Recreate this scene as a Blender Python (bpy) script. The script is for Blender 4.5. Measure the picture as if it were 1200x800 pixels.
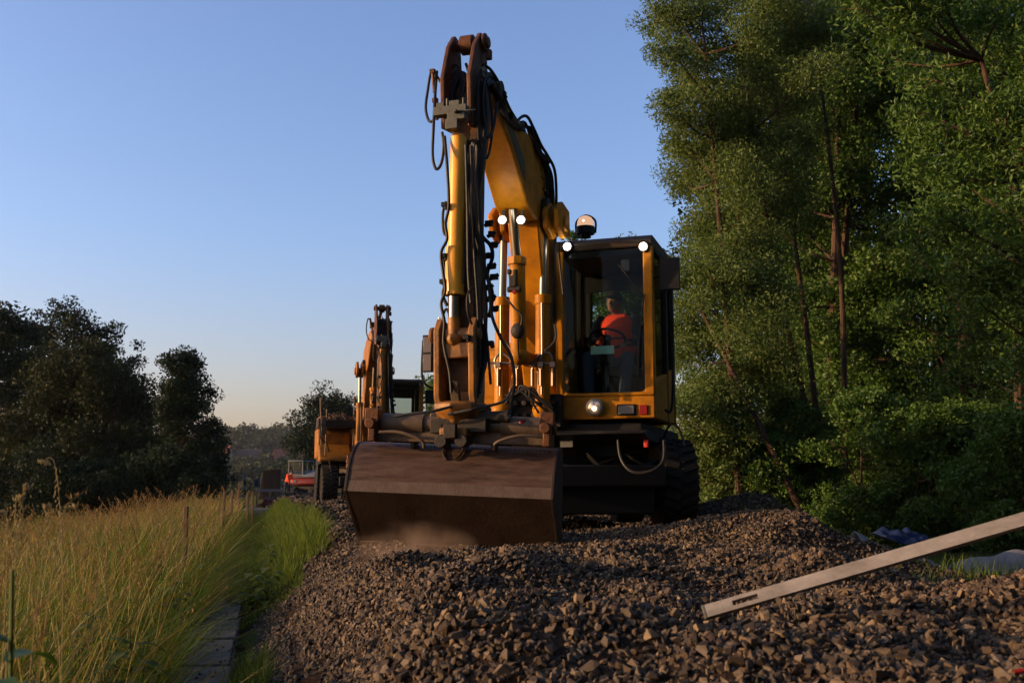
import bpy, bmesh, math, random
import numpy as np
from mathutils import Vector, Matrix, Euler
R = math.radians
random.seed(7)
rng = np.random.default_rng(11)
for o in list(bpy.data.objects): bpy.data.objects.remove(o)
scn = bpy.context.scene
col = scn.collection

# ------------------------------------------------------------ camera, sky, sun, exposure
CAMZ = 0.47; PITCH = R(7.92); F = 1200.0
cam = bpy.data.cameras.new('camera'); camo = bpy.data.objects.new('camera', cam); col.objects.link(camo)
camo.location = (0, 0, CAMZ); camo.rotation_euler = (R(90) + PITCH, 0, 0)
cam.sensor_width = 36; cam.lens = 36.0; cam.clip_start = 0.05; cam.clip_end = 4000
cam.dof.use_dof = True; cam.dof.focus_distance = 9.2; cam.dof.aperture_fstop = 5.6
scn.camera = camo
SUN_EL = R(10.5); SUN_AZ = Vector((-0.99, -0.13, 0)).normalized()
world = bpy.data.worlds.new('World'); scn.world = world; world.use_nodes = True
wn = world.node_tree; bg = wn.nodes['Background']
sky = wn.nodes.new('ShaderNodeTexSky'); sky.sky_type = 'NISHITA'; sky.sun_disc = False
sky.sun_elevation = SUN_EL; sky.sun_rotation = math.atan2(SUN_AZ.x, SUN_AZ.y)
sky.air_density = 1.0; sky.dust_density = 2.8; sky.ozone_density = 1.6; sky.altitude = 200
sg_ = wn.nodes.new('ShaderNodeVectorMath'); sg_.operation = 'MULTIPLY'; sg_.inputs[1].default_value = (1.02, 1.02, 1.34)
wtc = wn.nodes.new('ShaderNodeTexCoord'); wsx = wn.nodes.new('ShaderNodeSeparateXYZ'); wmr = wn.nodes.new('ShaderNodeMapRange'); wmr.interpolation_type = 'SMOOTHSTEP'
wn.links.new(wtc.outputs['Generated'], wsx.inputs[0]); wn.links.new(wsx.outputs['Z'], wmr.inputs[0]); wmr.inputs[1].default_value = 0.02; wmr.inputs[2].default_value = 0.26
wmx = wn.nodes.new('ShaderNodeMix'); wmx.data_type = 'RGBA'; wmx.inputs[6].default_value = (1.18, 0.93, 0.98, 1); wmx.inputs[7].default_value = (0.99, 1.04, 1.33, 1)
wn.links.new(wmr.outputs[0], wmx.inputs[0]); wn.links.new(wmx.outputs[2], sg_.inputs[1])
wn.links.new(sky.outputs[0], sg_.inputs[0]); wn.links.new(sg_.outputs[0], bg.inputs[0]); bg.inputs[1].default_value = 0.15
sl = bpy.data.lights.new('sun', 'SUN'); slo = bpy.data.objects.new('sun', sl); col.objects.link(slo)
sl.energy = 4.6; sl.angle = R(0.5); sl.color = (1.0, 0.64, 0.33)
sd = Vector((SUN_AZ.x * math.cos(SUN_EL), SUN_AZ.y * math.cos(SUN_EL), math.sin(SUN_EL)))
slo.rotation_euler = sd.to_track_quat('Z', 'Y').to_euler(); slo.location = (-20, -5, 20)
scn.view_settings.view_transform = 'Standard'; scn.view_settings.look = 'None'
scn.view_settings.exposure = 0.72; scn.view_settings.gamma = 1
try:
    scn.cycles.max_bounces = 6; scn.cycles.transparent_max_bounces = 12; scn.cycles.use_denoising = True
    scn.cycles.volume_step_rate = 2
except Exception: pass

# ------------------------------------------------------------ helpers
def ray(px, py):
    u, v = px - 600.0, 400.0 - py
    return Vector((u, F * math.cos(PITCH) - v * math.sin(PITCH), v * math.cos(PITCH) + F * math.sin(PITCH)))
def P(px, py, D):
    r = ray(px, py); r *= D / r.y
    return Vector((r.x, r.y, r.z + CAMZ))
def G(px, py, z):                       # point on the level z seen at that picture position
    r = ray(px, py); r *= (z - CAMZ) / r.z
    return Vector((r.x, r.y, z))
C1 = Vector((0.625, 11.97, 0.0)); YAW1 = R(-18)
M1 = Matrix.Translation(C1) @ Matrix.Rotation(YAW1, 4, 'Z'); M1I = M1.inverted()
def Q(px, py, s):                       # excavator's own frame, at forward distance s
    o = M1I @ Vector((0, 0, CAMZ)); d = M1I.to_3x3() @ ray(px, py)
    t = (-s - o.y) / d.y
    return o + d * t

def nodes(m):
    m.use_nodes = True
    return m.node_tree.nodes, m.node_tree.links, m.node_tree.nodes['Principled BSDF']
def mat(name, c, rough=0.6, metal=0.0, c2=None, scale=6.0, amount=0.5, bump=0.0, bscale=None, spec=0.16, stretch=None, coat=0.0):
    m = bpy.data.materials.new(name); n, l, b = nodes(m)
    b.inputs['Roughness'].default_value = rough; b.inputs['Metallic'].default_value = metal
    b.inputs['Specular IOR Level'].default_value = spec
    b.inputs['Coat Weight'].default_value = coat
    b.inputs['Base Color'].default_value = (*c, 1)
    tc = n.new('ShaderNodeTexCoord'); mp = n.new('ShaderNodeMapping'); l.new(tc.outputs['Object'], mp.inputs[0])
    if stretch: mp.inputs['Scale'].default_value = stretch
    if c2:
        t = n.new('ShaderNodeTexNoise'); t.inputs['Scale'].default_value = scale; t.inputs['Detail'].default_value = 8; t.inputs['Roughness'].default_value = 0.65
        l.new(mp.outputs[0], t.inputs[0])
        r = n.new('ShaderNodeValToRGB'); l.new(t.outputs[0], r.inputs[0])
        r.color_ramp.elements[0].position = 0.5 - 0.18; r.color_ramp.elements[1].position = 0.5 + 0.14
        r.color_ramp.elements[0].color = (0, 0, 0, 1); r.color_ramp.elements[1].color = (amount,) * 3 + (1,)
        mx = n.new('ShaderNodeMix'); mx.data_type = 'RGBA'
        l.new(r.outputs[0], mx.inputs[0]); mx.inputs[6].default_value = (*c, 1); mx.inputs[7].default_value = (*c2, 1)
        l.new(mx.outputs[2], b.inputs['Base Color'])
        mr = n.new('ShaderNodeMapRange'); l.new(t.outputs[0], mr.inputs[0]); mr.inputs[3].default_value = max(0.05, rough - 0.12); mr.inputs[4].default_value = min(1, rough + 0.18)
        l.new(mr.outputs[0], b.inputs['Roughness'])
    if bump:
        t2 = n.new('ShaderNodeTexNoise'); t2.inputs['Scale'].default_value = bscale or scale * 4; t2.inputs['Detail'].default_value = 5
        l.new(mp.outputs[0], t2.inputs[0]); bp = n.new('ShaderNodeBump'); bp.inputs['Strength'].default_value = bump; bp.inputs['Distance'].default_value = 0.02
        l.new(t2.outputs[0], bp.inputs['Height']); l.new(bp.outputs[0], b.inputs['Normal'])
    return m
def mat_island(name, cols, rough=0.8, transl=0.0, spec=0.12, noise=0.0):
    """each loose piece (stone, leaf, blade) takes its own shade from a ramp"""
    m = bpy.data.materials.new(name); n, l, b = nodes(m)
    g = n.new('ShaderNodeNewGeometry'); r = n.new('ShaderNodeValToRGB'); l.new(g.outputs['Random Per Island'], r.inputs[0])
    e = r.color_ramp.elements
    while len(e) < len(cols): e.new(0.5)
    for i, c in enumerate(cols): e[i].position = i / (len(cols) - 1); e[i].color = (*c, 1)
    src = r.outputs[0]
    if noise:
        tc = n.new('ShaderNodeTexCoord'); t = n.new('ShaderNodeTexNoise'); t.inputs['Scale'].default_value = noise; t.inputs['Detail'].default_value = 6
        l.new(tc.outputs['Object'], t.inputs[0])
        mr = n.new('ShaderNodeMapRange'); l.new(t.outputs[0], mr.inputs[0]); mr.inputs[1].default_value = 0.25; mr.inputs[2].default_value = 0.75; mr.inputs[3].default_value = 0.65; mr.inputs[4].default_value = 1.25
        v = n.new('ShaderNodeVectorMath'); v.operation = 'SCALE'; l.new(src, v.inputs[0]); l.new(mr.outputs[0], v.inputs['Scale']); src = v.outputs[0]
    l.new(src, b.inputs['Base Color'])
    b.inputs['Roughness'].default_value = rough; b.inputs['Specular IOR Level'].default_value = spec
    if transl:
        tb = n.new('ShaderNodeBsdfTranslucent'); v2 = n.new('ShaderNodeVectorMath'); v2.operation = 'MULTIPLY'; v2.inputs[1].default_value = (1.5, 1.5, 0.7)
        l.new(src, v2.inputs[0]); l.new(v2.outputs[0], tb.inputs[0])
        ms = n.new('ShaderNodeMixShader'); ms.inputs[0].default_value = transl
        l.new(b.outputs[0], ms.inputs[1]); l.new(tb.outputs[0], ms.inputs[2]); l.new(ms.outputs[0], n['Material Output'].inputs[0])
    return m
def mat_emit(name, c, s):
    m = bpy.data.materials.new(name); n, l, b = nodes(m)
    b.inputs['Base Color'].default_value = (*c, 1); b.inputs['Emission Color'].default_value = (*c, 1); b.inputs['Emission Strength'].default_value = s
    return m
def mat_glass(name, tint=(0.85, 0.9, 0.88), refl=0.05):
    m = bpy.data.materials.new(name); n, l, b = nodes(m)
    tr = n.new('ShaderNodeBsdfTransparent'); tr.inputs[0].default_value = (*tint, 1)
    gl = n.new('ShaderNodeBsdfGlossy'); gl.inputs['Roughness'].default_value = 0.03
    fr = n.new('ShaderNodeFresnel'); fr.inputs[0].default_value = 1.16
    ms = n.new('ShaderNodeMixShader'); l.new(fr.outputs[0], ms.inputs[0]); l.new(tr.outputs[0], ms.inputs[1]); l.new(gl.outputs[0], ms.inputs[2])
    l.new(ms.outputs[0], n['Material Output'].inputs[0])
    return m

YEL = (0.40, 0.150, 0.003)
M = dict(
    yellow=mat('yellow_paint', YEL, 0.42, 0.0, (0.09, 0.034, 0.005), 5.0, 0.6, 0.08, 60, spec=0.10),
    yellow_worn=mat('worn_yellow_paint', (0.28, 0.11, 0.01), 0.5, 0.0, (0.06, 0.03, 0.014), 7.0, 0.85, 0.15, 50, spec=0.3),
    rusty=mat('rusty_brown_steel', (0.12, 0.045, 0.015), 0.5, 0.2, (0.04, 0.02, 0.012), 8.0, 0.9, 0.25, 50),
    bucket=mat('scuffed_bucket_steel', (0.030, 0.014, 0.008), 0.5, 0.15, (0.082, 0.05, 0.034), 4.0, 0.9, 0.15, 30, stretch=(1, 1, 7)),
    bladest=mat('polished_wear_steel', (0.10, 0.068, 0.048), 0.5, 0.2, (0.055, 0.037, 0.027), 9.0, 0.8, 0.15, 60),
    dark=mat('grimy_dark_steel', (0.014, 0.012, 0.010), 0.6, 0.1, (0.04, 0.028, 0.018), 9.0, 0.7, 0.2, 60),
    tube=mat('oily_brown_steel', (0.055, 0.040, 0.026), 0.5, 0.2, (0.12, 0.08, 0.05), 8.0, 0.8, 0.2, 70),
    grey=mat('cast_grey_metal', (0.10, 0.10, 0.08), 0.5, 0.3, (0.05, 0.045, 0.035), 12.0, 0.7, 0.1, 60),
    chrome=mat('chromed_rod', (0.16, 0.135, 0.10), 0.36, 1.0),
    steel=mat('bare_steel_pipe', (0.16, 0.12, 0.09), 0.42, 0.8),
    rubber=mat('black_hose_rubber', (0.009, 0.0085, 0.008), 0.5, 0.0, (0.025, 0.02, 0.016), 20.0, 0.6),
    tyre=mat('dusty_tyre_rubber', (0.008, 0.007, 0.006), 0.85, 0.0, (0.026, 0.02, 0.014), 8.0, 0.6, 0.2, 50),
    black=mat('black_plastic', (0.004, 0.004, 0.004), 0.55, 0.0, (0.009, 0.008, 0.007), 10.0, 0.5),
    lining=mat('dark_cab_lining', (0.006, 0.006, 0.006), 0.8),
    glass=mat_glass('window_glass', (0.8, 0.84, 0.82)),
    glass_dark=mat_glass('tinted_glass', (0.78, 0.82, 0.8)),
    mirror=mat('mirror_glass', (0.11, 0.085, 0.07), 0.35, 0.9),
    led=mat_emit('white_led', (1.0, 0.97, 0.93), 28.0),
    ledrim=mat_emit('lamp_reflector', (1.0, 0.95, 0.88), 0.55),
    beaconlit=mat_emit('lit_beacon', (0.75, 0.42, 0.24), 0.55),
    warm=mat_emit('warm_bulb', (1.0, 0.66, 0.36), 9.0),
    warmdim=mat_emit('amber_glow', (1.0, 0.5, 0.2), 0.9),
    redl=mat_emit('red_lamp', (0.4, 0.02, 0.012), 0.12),
    clear=mat('milky_lens', (0.10, 0.10, 0.095), 0.15, 0.0),
    redlens=mat('red_lens', (0.16, 0.008, 0.005), 0.2),
    plate=mat('mint_plate', (0.30, 0.55, 0.46), 0.7),
    redcap=mat('red_cap', (0.16, 0.01, 0.008), 0.4),
    sticker=mat('faded_green_decal', (0.07, 0.065, 0.03), 0.5, 0, (0.04, 0.03, 0.015), 14, 0.8),
    white=mat('off_white_paint', (0.10, 0.112, 0.125), 0.5, 0, (0.06, 0.065, 0.065), 4, 0.4),
    red=mat('red_paint', (0.11, 0.008, 0.008), 0.5, 0, (0.07, 0.008, 0.008), 4, 0.4),
    wood=mat('weathered_timber', (0.17, 0.10, 0.055), 0.75, 0, (0.09, 0.055, 0.03), 5, 0.8, 0.25, 30, stretch=(1, 1, 0.12)),
    board=mat('worn_straightedge', (0.27, 0.24, 0.215), 0.5, 0.0, (0.12, 0.105, 0.09), 9, 0.9, 0.15, 60, stretch=(0.4, 1, 1)),
    concrete=mat('weathered_concrete', (0.085, 0.075, 0.062), 0.85, 0, (0.04, 0.035, 0.028), 6, 0.8, 0.3, 60),
    soil=mat('dark_brown_soil', (0.025, 0.016, 0.011), 0.95, 0, (0.045, 0.03, 0.02), 5, 0.7, 0.5, 40, spec=0.0),
    field=mat('meadow_turf', (0.03, 0.036, 0.012), 0.95, 0, (0.055, 0.055, 0.018), 0.7, 0.8, 0.5, 8, spec=0.0),
    bark=mat('brown_bark', (0.075, 0.042, 0.026), 0.9, 0, (0.03, 0.018, 0.012), 8, 0.8, 0.6, 30, stretch=(1, 1, 0.3)),
    fabric=mat('pale_geotextile', (0.16, 0.155, 0.155), 0.85, 0, (0.09, 0.088, 0.088), 7, 0.6, 0.3, 30),
    blue=mat('blue_tarpaulin', (0.008, 0.017, 0.055), 0.55, 0, (0.005, 0.009, 0.03), 10, 0.6),
    skin=mat('skin', (0.20, 0.10, 0.06), 0.6), hair=mat('dark_hair', (0.02, 0.015, 0.012), 0.6),
    vest=mat('orange_red_high_visibility_cloth', (0.85, 0.06, 0.015), 0.7), navy=mat('navy_cloth', (0.02, 0.024, 0.035), 0.85),
    jeans=mat('blue_denim', (0.04, 0.06, 0.10), 0.85, 0, (0.10, 0.13, 0.17), 9, 0.5), boot=mat('dark_boot_leather', (0.05, 0.035, 0.025), 0.6),
    roof=mat('red_roof_tiles', (0.20, 0.06, 0.035), 0.8, 0, (0.12, 0.045, 0.03), 1.5, 0.6), slate=mat('dark_roof_tiles', (0.05, 0.032, 0.028), 0.8),
    render=mat('house_render', (0.16, 0.14, 0.115), 0.85), pane=mat('dark_pane', (0.02, 0.025, 0.03), 0.1),
)

def empty(name, loc=(0, 0, 0), rz=0, label=None, cat=None, group=None):
    o = bpy.data.objects.new(name, None); o.location = loc; o.rotation_euler = (0, 0, rz); o.empty_display_size = 0.2
    col.objects.link(o); tag(o, label, cat, group); return o
def tag(o, label=None, cat=None, group=None, kind=None):
    if label: o['label'] = label
    if cat: o['category'] = cat
    if group: o['group'] = group
    if kind: o['kind'] = kind
    return o
def frame_of(d):
    d = Vector(d).normalized(); a = Vector((0, 0, 1)) if abs(d.z) < 0.9 else Vector((1, 0, 0))
    x = d.cross(a).normalized(); y = d.cross(x).normalized(); return x, y, d
class MB:
    def __init__(s): s.v = []; s.f = []
    def add(s, vs, fs):
        k = len(s.v); s.v += [tuple(v) for v in vs]; s.f += [tuple(i + k for i in f) for f in fs]; return s
    def box(s, c, size, rot=None):
        hx, hy, hz = size[0] / 2, size[1] / 2, size[2] / 2; c = Vector(c)
        vs = [Vector((x, y, z)) for x in (-hx, hx) for y in (-hy, hy) for z in (-hz, hz)]
        if rot is not None:
            m = rot if isinstance(rot, Matrix) else Euler(rot).to_matrix(); vs = [m @ v for v in vs]
        return s.add([v + c for v in vs], [(0, 1, 3, 2), (4, 6, 7, 5), (0, 4, 5, 1), (2, 3, 7, 6), (0, 2, 6, 4), (1, 5, 7, 3)])
    def beam(s, a, b, w, h, up=(0, 0, 1)):
        a, b = Vector(a), Vector(b); z = (b - a).normalized(); x = z.cross(Vector(up))
        if x.length < 1e-4: x = z.cross(Vector((0, 1, 0)))
        x.normalize(); y = z.cross(x)
        m = Matrix((x, y, z)).transposed(); return s.box((a + b) / 2, (w, h, (b - a).length), m)
    def tube(s, pts, r, n=8, smooth=True, caps=True):
        pts = [Vector(p) for p in pts]
        if smooth and len(pts) > 2:
            out = []
            for i in range(len(pts) - 1):
                p0 = pts[max(i - 1, 0)]; p1 = pts[i]; p2 = pts[i + 1]; p3 = pts[min(i + 2, len(pts) - 1)]
                for k in range(5):
                    t = k / 5; out.append(0.5 * ((2 * p1) + (p2 - p0) * t + (2 * p0 - 5 * p1 + 4 * p2 - p3) * t * t + (3 * p1 - p0 - 3 * p2 + p3) * t ** 3))
            out.append(pts[-1]); pts = out
        N = len(pts); vs = []; fs = []; px = None
        for i, p in enumerate(pts):
            d = (pts[min(i + 1, N - 1)] - pts[max(i - 1, 0)])
            if d.length < 1e-7: d = Vector((0, 0, 1))
            d.normalize()
            if px is None: x, y, _ = frame_of(d)
            else:
                x = px - d * px.dot(d)
                if x.length < 1e-5: x, _, _ = frame_of(d)
                x.normalize(); y = d.cross(x)
            px = x; rr = r[min(int(i * len(r) / N), len(r) - 1)] if isinstance(r, (list, tuple)) and len(r) != 2 else (r[0] + (r[1] - r[0]) * i / max(N - 1, 1) if isinstance(r, (list, tuple)) else r)
            for k in range(n):
                a = 2 * math.pi * k / n; vs.append(p + x * (rr * math.cos(a)) + y * (rr * math.sin(a)))
        for i in range(N - 1):
            for k in range(n): fs.append((i * n + k, i * n + (k + 1) % n, (i + 1) * n + (k + 1) % n, (i + 1) * n + k))
        if caps: fs.append(tuple(range(n))[::-1]); fs.append(tuple((N - 1) * n + k for k in range(n)))
        return s.add(vs, fs)
    def cyl(s, a, b, r, n=20): return s.tube([a, b], r, n, False)
    def cone(s, a, b, r0, r1, n=20): return s.tube([a, b], (r0, r1), n, False)
    def lathe(s, c, axis, prof, n=28):              # prof: (distance along axis, radius)
        c = Vector(c); x, y, d = frame_of(axis); vs = []; fs = []; m = len(prof)
        for (t, r) in prof:
            for k in range(n):
                a = 2 * math.pi * k / n; vs.append(c + d * t + x * (r * math.cos(a)) + y * (r * math.sin(a)))
        for i in range(m - 1):
            for k in range(n): fs.append((i * n + k, i * n + (k + 1) % n, (i + 1) * n + (k + 1) % n, (i + 1) * n + k))
        fs.append(tuple(range(n))[::-1]); fs.append(tuple((m - 1) * n + k for k in range(n)))
        return s.add(vs, fs)
    def prism(s, prof, x0, x1, axis='x'):           # prof: (s forward, z) -> extruded across x
        n = len(prof); vs = [(x0, -a, b) for a, b in prof] + [(x1, -a, b) for a, b in prof]
        if axis == 'y': vs = [(a, x0, b) for a, b in prof] + [(a, x1, b) for a, b in prof]
        return s.add(vs, [tuple(range(n)), tuple(range(2 * n - 1, n - 1, -1))] + [(i, i + n, (i + 1) % n + n, (i + 1) % n) for i in range(n)])
    def ball(s, c, r, n=12, sc=(1, 1, 1)):
        c = Vector(c); m = n // 2; vs = [c + Vector((0, 0, r * sc[2]))]
        for i in range(1, m):
            ph = math.pi * i / m
            for k in range(n):
                a = 2 * math.pi * k / n; vs.append(c + Vector((r * sc[0] * math.sin(ph) * math.cos(a), r * sc[1] * math.sin(ph) * math.sin(a), r * sc[2] * math.cos(ph))))
        vs.append(c - Vector((0, 0, r * sc[2]))); L = len(vs) - 1
        fs = [(0, 1 + k, 1 + (k + 1) % n) for k in range(n)]
        for i in range(m - 2):
            for k in range(n): a = 1 + i * n; fs.append((a + k, a + n + k, a + n + (k + 1) % n, a + (k + 1) % n))
        a = 1 + (m - 2) * n; fs += [(a + k, L, a + (k + 1) % n) for k in range(n)]
        return s.add(vs, fs)
    def build(s, name, material, parent=None, bevel=0.0, label=None, sharp=35, remesh=0, smooth_it=0):
        me = bpy.data.meshes.new(name); me.from_pydata(s.v, [], s.f); me.update()
        bm = bmesh.new(); bm.from_mesh(me); bmesh.ops.recalc_face_normals(bm, faces=bm.faces); bm.to_mesh(me); bm.free()
        me.polygons.foreach_set('use_smooth', [True] * len(me.polygons))
        if not remesh: me.set_sharp_from_angle(angle=R(sharp))
        me.materials.append(material)
        o = bpy.data.objects.new(name, me); col.objects.link(o); o.parent = parent
        if bevel:
            b = o.modifiers.new('bevel', 'BEVEL'); b.width = bevel; b.segments = 2; b.limit_method = 'ANGLE'; b.angle_limit = R(40); b.harden_normals = False
        if remesh:
            b = o.modifiers.new('remesh', 'REMESH'); b.mode = 'VOXEL'; b.voxel_size = remesh; b.use_smooth_shade = True
            if smooth_it: c = o.modifiers.new('smooth', 'SMOOTH'); c.iterations = smooth_it; c.factor = 0.6
        if label: o['label'] = label
        return o
def np_mesh(name, verts, faces, material, parent=None, smooth=False):
    """verts (n,3), faces (m,k) of equal corner count"""
    me = bpy.data.meshes.new(name); k = faces.shape[1]
    me.vertices.add(len(verts)); me.vertices.foreach_set('co', verts.astype(np.float32).ravel())
    me.loops.add(faces.size); me.loops.foreach_set('vertex_index', faces.astype(np.int32).ravel())
    me.polygons.add(len(faces)); me.polygons.foreach_set('loop_start', np.arange(len(faces), dtype=np.int32) * k)
    me.polygons.foreach_set('loop_total', np.full(len(faces), k, dtype=np.int32))
    me.update(calc_edges=True); me.validate()
    me.polygons.foreach_set('use_smooth', np.full(len(faces), smooth))
    me.materials.append(material)
    o = bpy.data.objects.new(name, me); col.objects.link(o); o.parent = parent
    return o
def lamp_light(parent, p, w, c=(1, .95, .88)):
    l = bpy.data.lights.new('lamp_light', 'POINT'); l.energy = w; l.color = c; l.shadow_soft_size = 0.03
    o = bpy.data.objects.new('lamp_light', l); col.objects.link(o); o.parent = parent; o.location = p
def copy_tree(o, parent=None):
    c = o.copy(); col.objects.link(c); c.parent = parent
    for ch in list(o.children): copy_tree(ch, c)
    return c

# ------------------------------------------------------------ terrain
TD = np.array([-0.236, 0.972]); TN = np.array([0.972, 0.236])      # direction of the line and its right-hand normal
def sstep(a, b, x):
    t = np.clip((x - a) / (b - a), 0, 1); return t * t * (3 - 2 * t)
def vnoise(x, y, seed=0):
    def h(i, j): return np.modf(np.abs(np.sin(i * 127.1 + j * 311.7 + seed * 74.7) * 43758.5453))[0]
    i, j = np.floor(x), np.floor(y); fx, fy = x - i, y - j; fx = fx * fx * (3 - 2 * fx); fy = fy * fy * (3 - 2 * fy)
    return (h(i, j) * (1 - fx) + h(i + 1, j) * fx) * (1 - fy) + (h(i, j + 1) * (1 - fx) + h(i + 1, j + 1) * fx) * fy
def bump(x, y, cx, cy, rx, ry, h): return h * np.exp(-(((x - cx) / rx) ** 2 + ((y - cy) / ry) ** 2))
def height(x, y):
    x = np.asarray(x, float); y = np.asarray(y, float)
    lat = x * TN[0] + y * TN[1]
    z = -0.62 + 0.62 * sstep(-0.12, 0.80, lat)                       # left shoulder of the ballast bed
    z = z + np.where(lat > 0.2, 0.19 * (vnoise(x * 1.2, y * 1.2, 3) - 0.5) + 0.13 * (vnoise(x * 3.0, y * 3.0, 5) - 0.5), 0)
    z = z - 0.5 * sstep(-1.2, -4.5, lat) - 0.6 * sstep(-4.5, -14, lat)
    # right of the bed the ground falls to the foot of the trees
    right = sstep(0.0, 1.0, (x - 1.55)) * sstep(4.7, 5.9, y)
    z = z - 0.27 * right * sstep(1.6, 3.6, x) - 0.12 * sstep(4.5, 7.5, lat)
    z = z + bump(x, y, 2.85, 11.6, 0.9, 1.0, 0.48) + bump(x, y, 1.75, 8.9, 1.0, 0.8, 0.16) + bump(x, y, 2.7, 8.3, 0.8, 0.8, 0.14)
    z = z - bump(x, y, -0.4, 8.1, 1.3, 0.9, 0.15) - 0.03 + bump(x, y, 0.75, 7.6, 0.5, 0.5, 0.10) - bump(x, y, 0.15, 4.2, 0.55, 0.45, 0.14) + bump(x, y, -0.05, 5.4, 0.5, 0.35, 0.10)
    z = z + bump(x, y, -0.25, 3.15, 0.35, 0.35, 0.10) + bump(x, y, 2.4, 3.5, 0.36, 0.45, 0.46)
    far = sstep(60, 260, y)
    hill = far * (24 * sstep(300, 560, y) * np.exp(-((x + 115) / 130.0) ** 2) - 1.0)
    z = z * (1 - far) + hill - 0.5 * sstep(40, 60, y) * (1 - far)
    return z
def under(x, y):
    lat = x * TN[0] + y * TN[1]; return -0.16 * sstep(0.05, 0.4, lat) * (1 - sstep(4.8, 5.2, lat)) * (1 - sstep(50, 60, y)) * sstep(-1, 0, y)
def sheet(name, x0, x1, y0, y1, nx, ny, material, dz=0.0, warp=1.0, mask=None):
    u = np.linspace(-1, 1, nx); xs = (x0 + x1) / 2 + (x1 - x0) / 2 * np.sign(u) * np.abs(u) ** warp
    ys = y0 + (y1 - y0) * np.linspace(0, 1, ny) ** warp
    X, Y = np.meshgrid(xs, ys); Z = height(X, Y) + (under(X, Y) if name == 'ground' else dz)
    v = np.stack([X.ravel(), Y.ravel(), Z.ravel()], 1)
    i = np.arange(nx * ny).reshape(ny, nx); f = np.stack([i[:-1, :-1].ravel(), i[:-1, 1:].ravel(), i[1:, 1:].ravel(), i[1:, :-1].ravel()], 1)
    if mask is not None:
        c = v[f].mean(1); f = f[mask(c[:, 0], c[:, 1])]
        used = np.unique(f); mp = np.zeros(len(v), int); mp[used] = np.arange(len(used)); v = v[used]; f = mp[f]
    return np_mesh(name, v, f, material, smooth=True)
g = sheet('ground', -900, 900, -40, 1400, 420, 420, M['field'], 0.0, 3.2); tag(g, kind='structure')
def bedmask(x, y): lat = x * TN[0] + y * TN[1]; return (lat > -0.1) & (lat < 5.5 - 2.2 * sstep(14, 20, y))
g.data.materials.clear(); g.data.materials.append(M['field'])
g = sheet('ballast_bed', -18, 8, -1.0, 62, 240, 520, M['soil'], 0.012, 1.0, bedmask); tag(g, kind='structure')

# ------------------------------------------------------------ ballast stones
def hull_variants(k, npts=11):
    out = []
    for i in range(k):
        bm = bmesh.new()
        sc = np.array([1.0, rng.uniform(0.6, 0.95), rng.uniform(0.42, 0.75)])
        for _ in range(npts):
            d = rng.normal(size=3); d /= np.linalg.norm(d); bm.verts.new(Vector(d * sc * rng.uniform(0.85, 1.1)))
        r = bmesh.ops.convex_hull(bm, input=bm.verts)
        bmesh.ops.delete(bm, geom=[e for e in r['geom_interior'] if isinstance(e, bmesh.types.BMVert)], context='VERTS')
        bmesh.ops.triangulate(bm, faces=bm.faces); bm.verts.index_update()
        out.append((np.array([v.co[:] for v in bm.verts]), np.array([[v.index for v in f.verts] for f in bm.faces]))); bm.free()
    return out
HV = hull_variants(22)
def rand_rot(n, flat=1.0):
    q = rng.normal(size=(n, 4)); q[:, 1:3] *= flat; q /= np.linalg.norm(q, axis=1)[:, None]
    w, x, y, z = q.T
    return np.stack([np.stack([1 - 2 * (y * y + z * z), 2 * (x * y - z * w), 2 * (x * z + y * w)], 1), np.stack([2 * (x * y + z * w), 1 - 2 * (x * x + z * z), 2 * (y * z - x * w)], 1), np.stack([2 * (x * z - y * w), 2 * (y * z + x * w), 1 - 2 * (x * x + y * y)], 1)], 1)
def stones(name, pts, sizes, material, parent=None):
    V = []; Fc = []; k = 0; which = rng.integers(0, len(HV), len(pts)); rot = rand_rot(len(pts))
    for h, (hv, hf) in enumerate(HV):
        idx = np.where(which == h)[0]
        if not len(idx): continue
        v = np.einsum('nij,vj->nvi', rot[idx], hv) * sizes[idx, None, None] + pts[idx, None, :]
        f = hf[None] + (np.arange(len(idx)) * len(hv))[:, None, None] + k
        k += len(idx) * len(hv); V.append(v.reshape(-1, 3)); Fc.append(f.reshape(-1, 3))
    return np_mesh(name, np.concatenate(V), np.concatenate(Fc), material, parent)
M['stone'] = mat_island('crushed_stone', [(0.010, 0.007, 0.004), (0.060, 0.035, 0.016), (0.018, 0.012, 0.008), (0.17, 0.110, 0.056), (0.024, 0.014, 0.007), (0.11, 0.078, 0.050), (0.035, 0.024, 0.015)], 0.8, 0, 0.3, 30.0)
def bed_points(n, y0, y1, dens_lat=(-0.1, 5.0)):
    y = rng.uniform(y0, y1, n); lat = rng.uniform(dens_lat[0], dens_lat[1], n)
    x = (lat - TN[1] * y) / TN[0]; return x, y, lat
allp = []; alls = []
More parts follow.
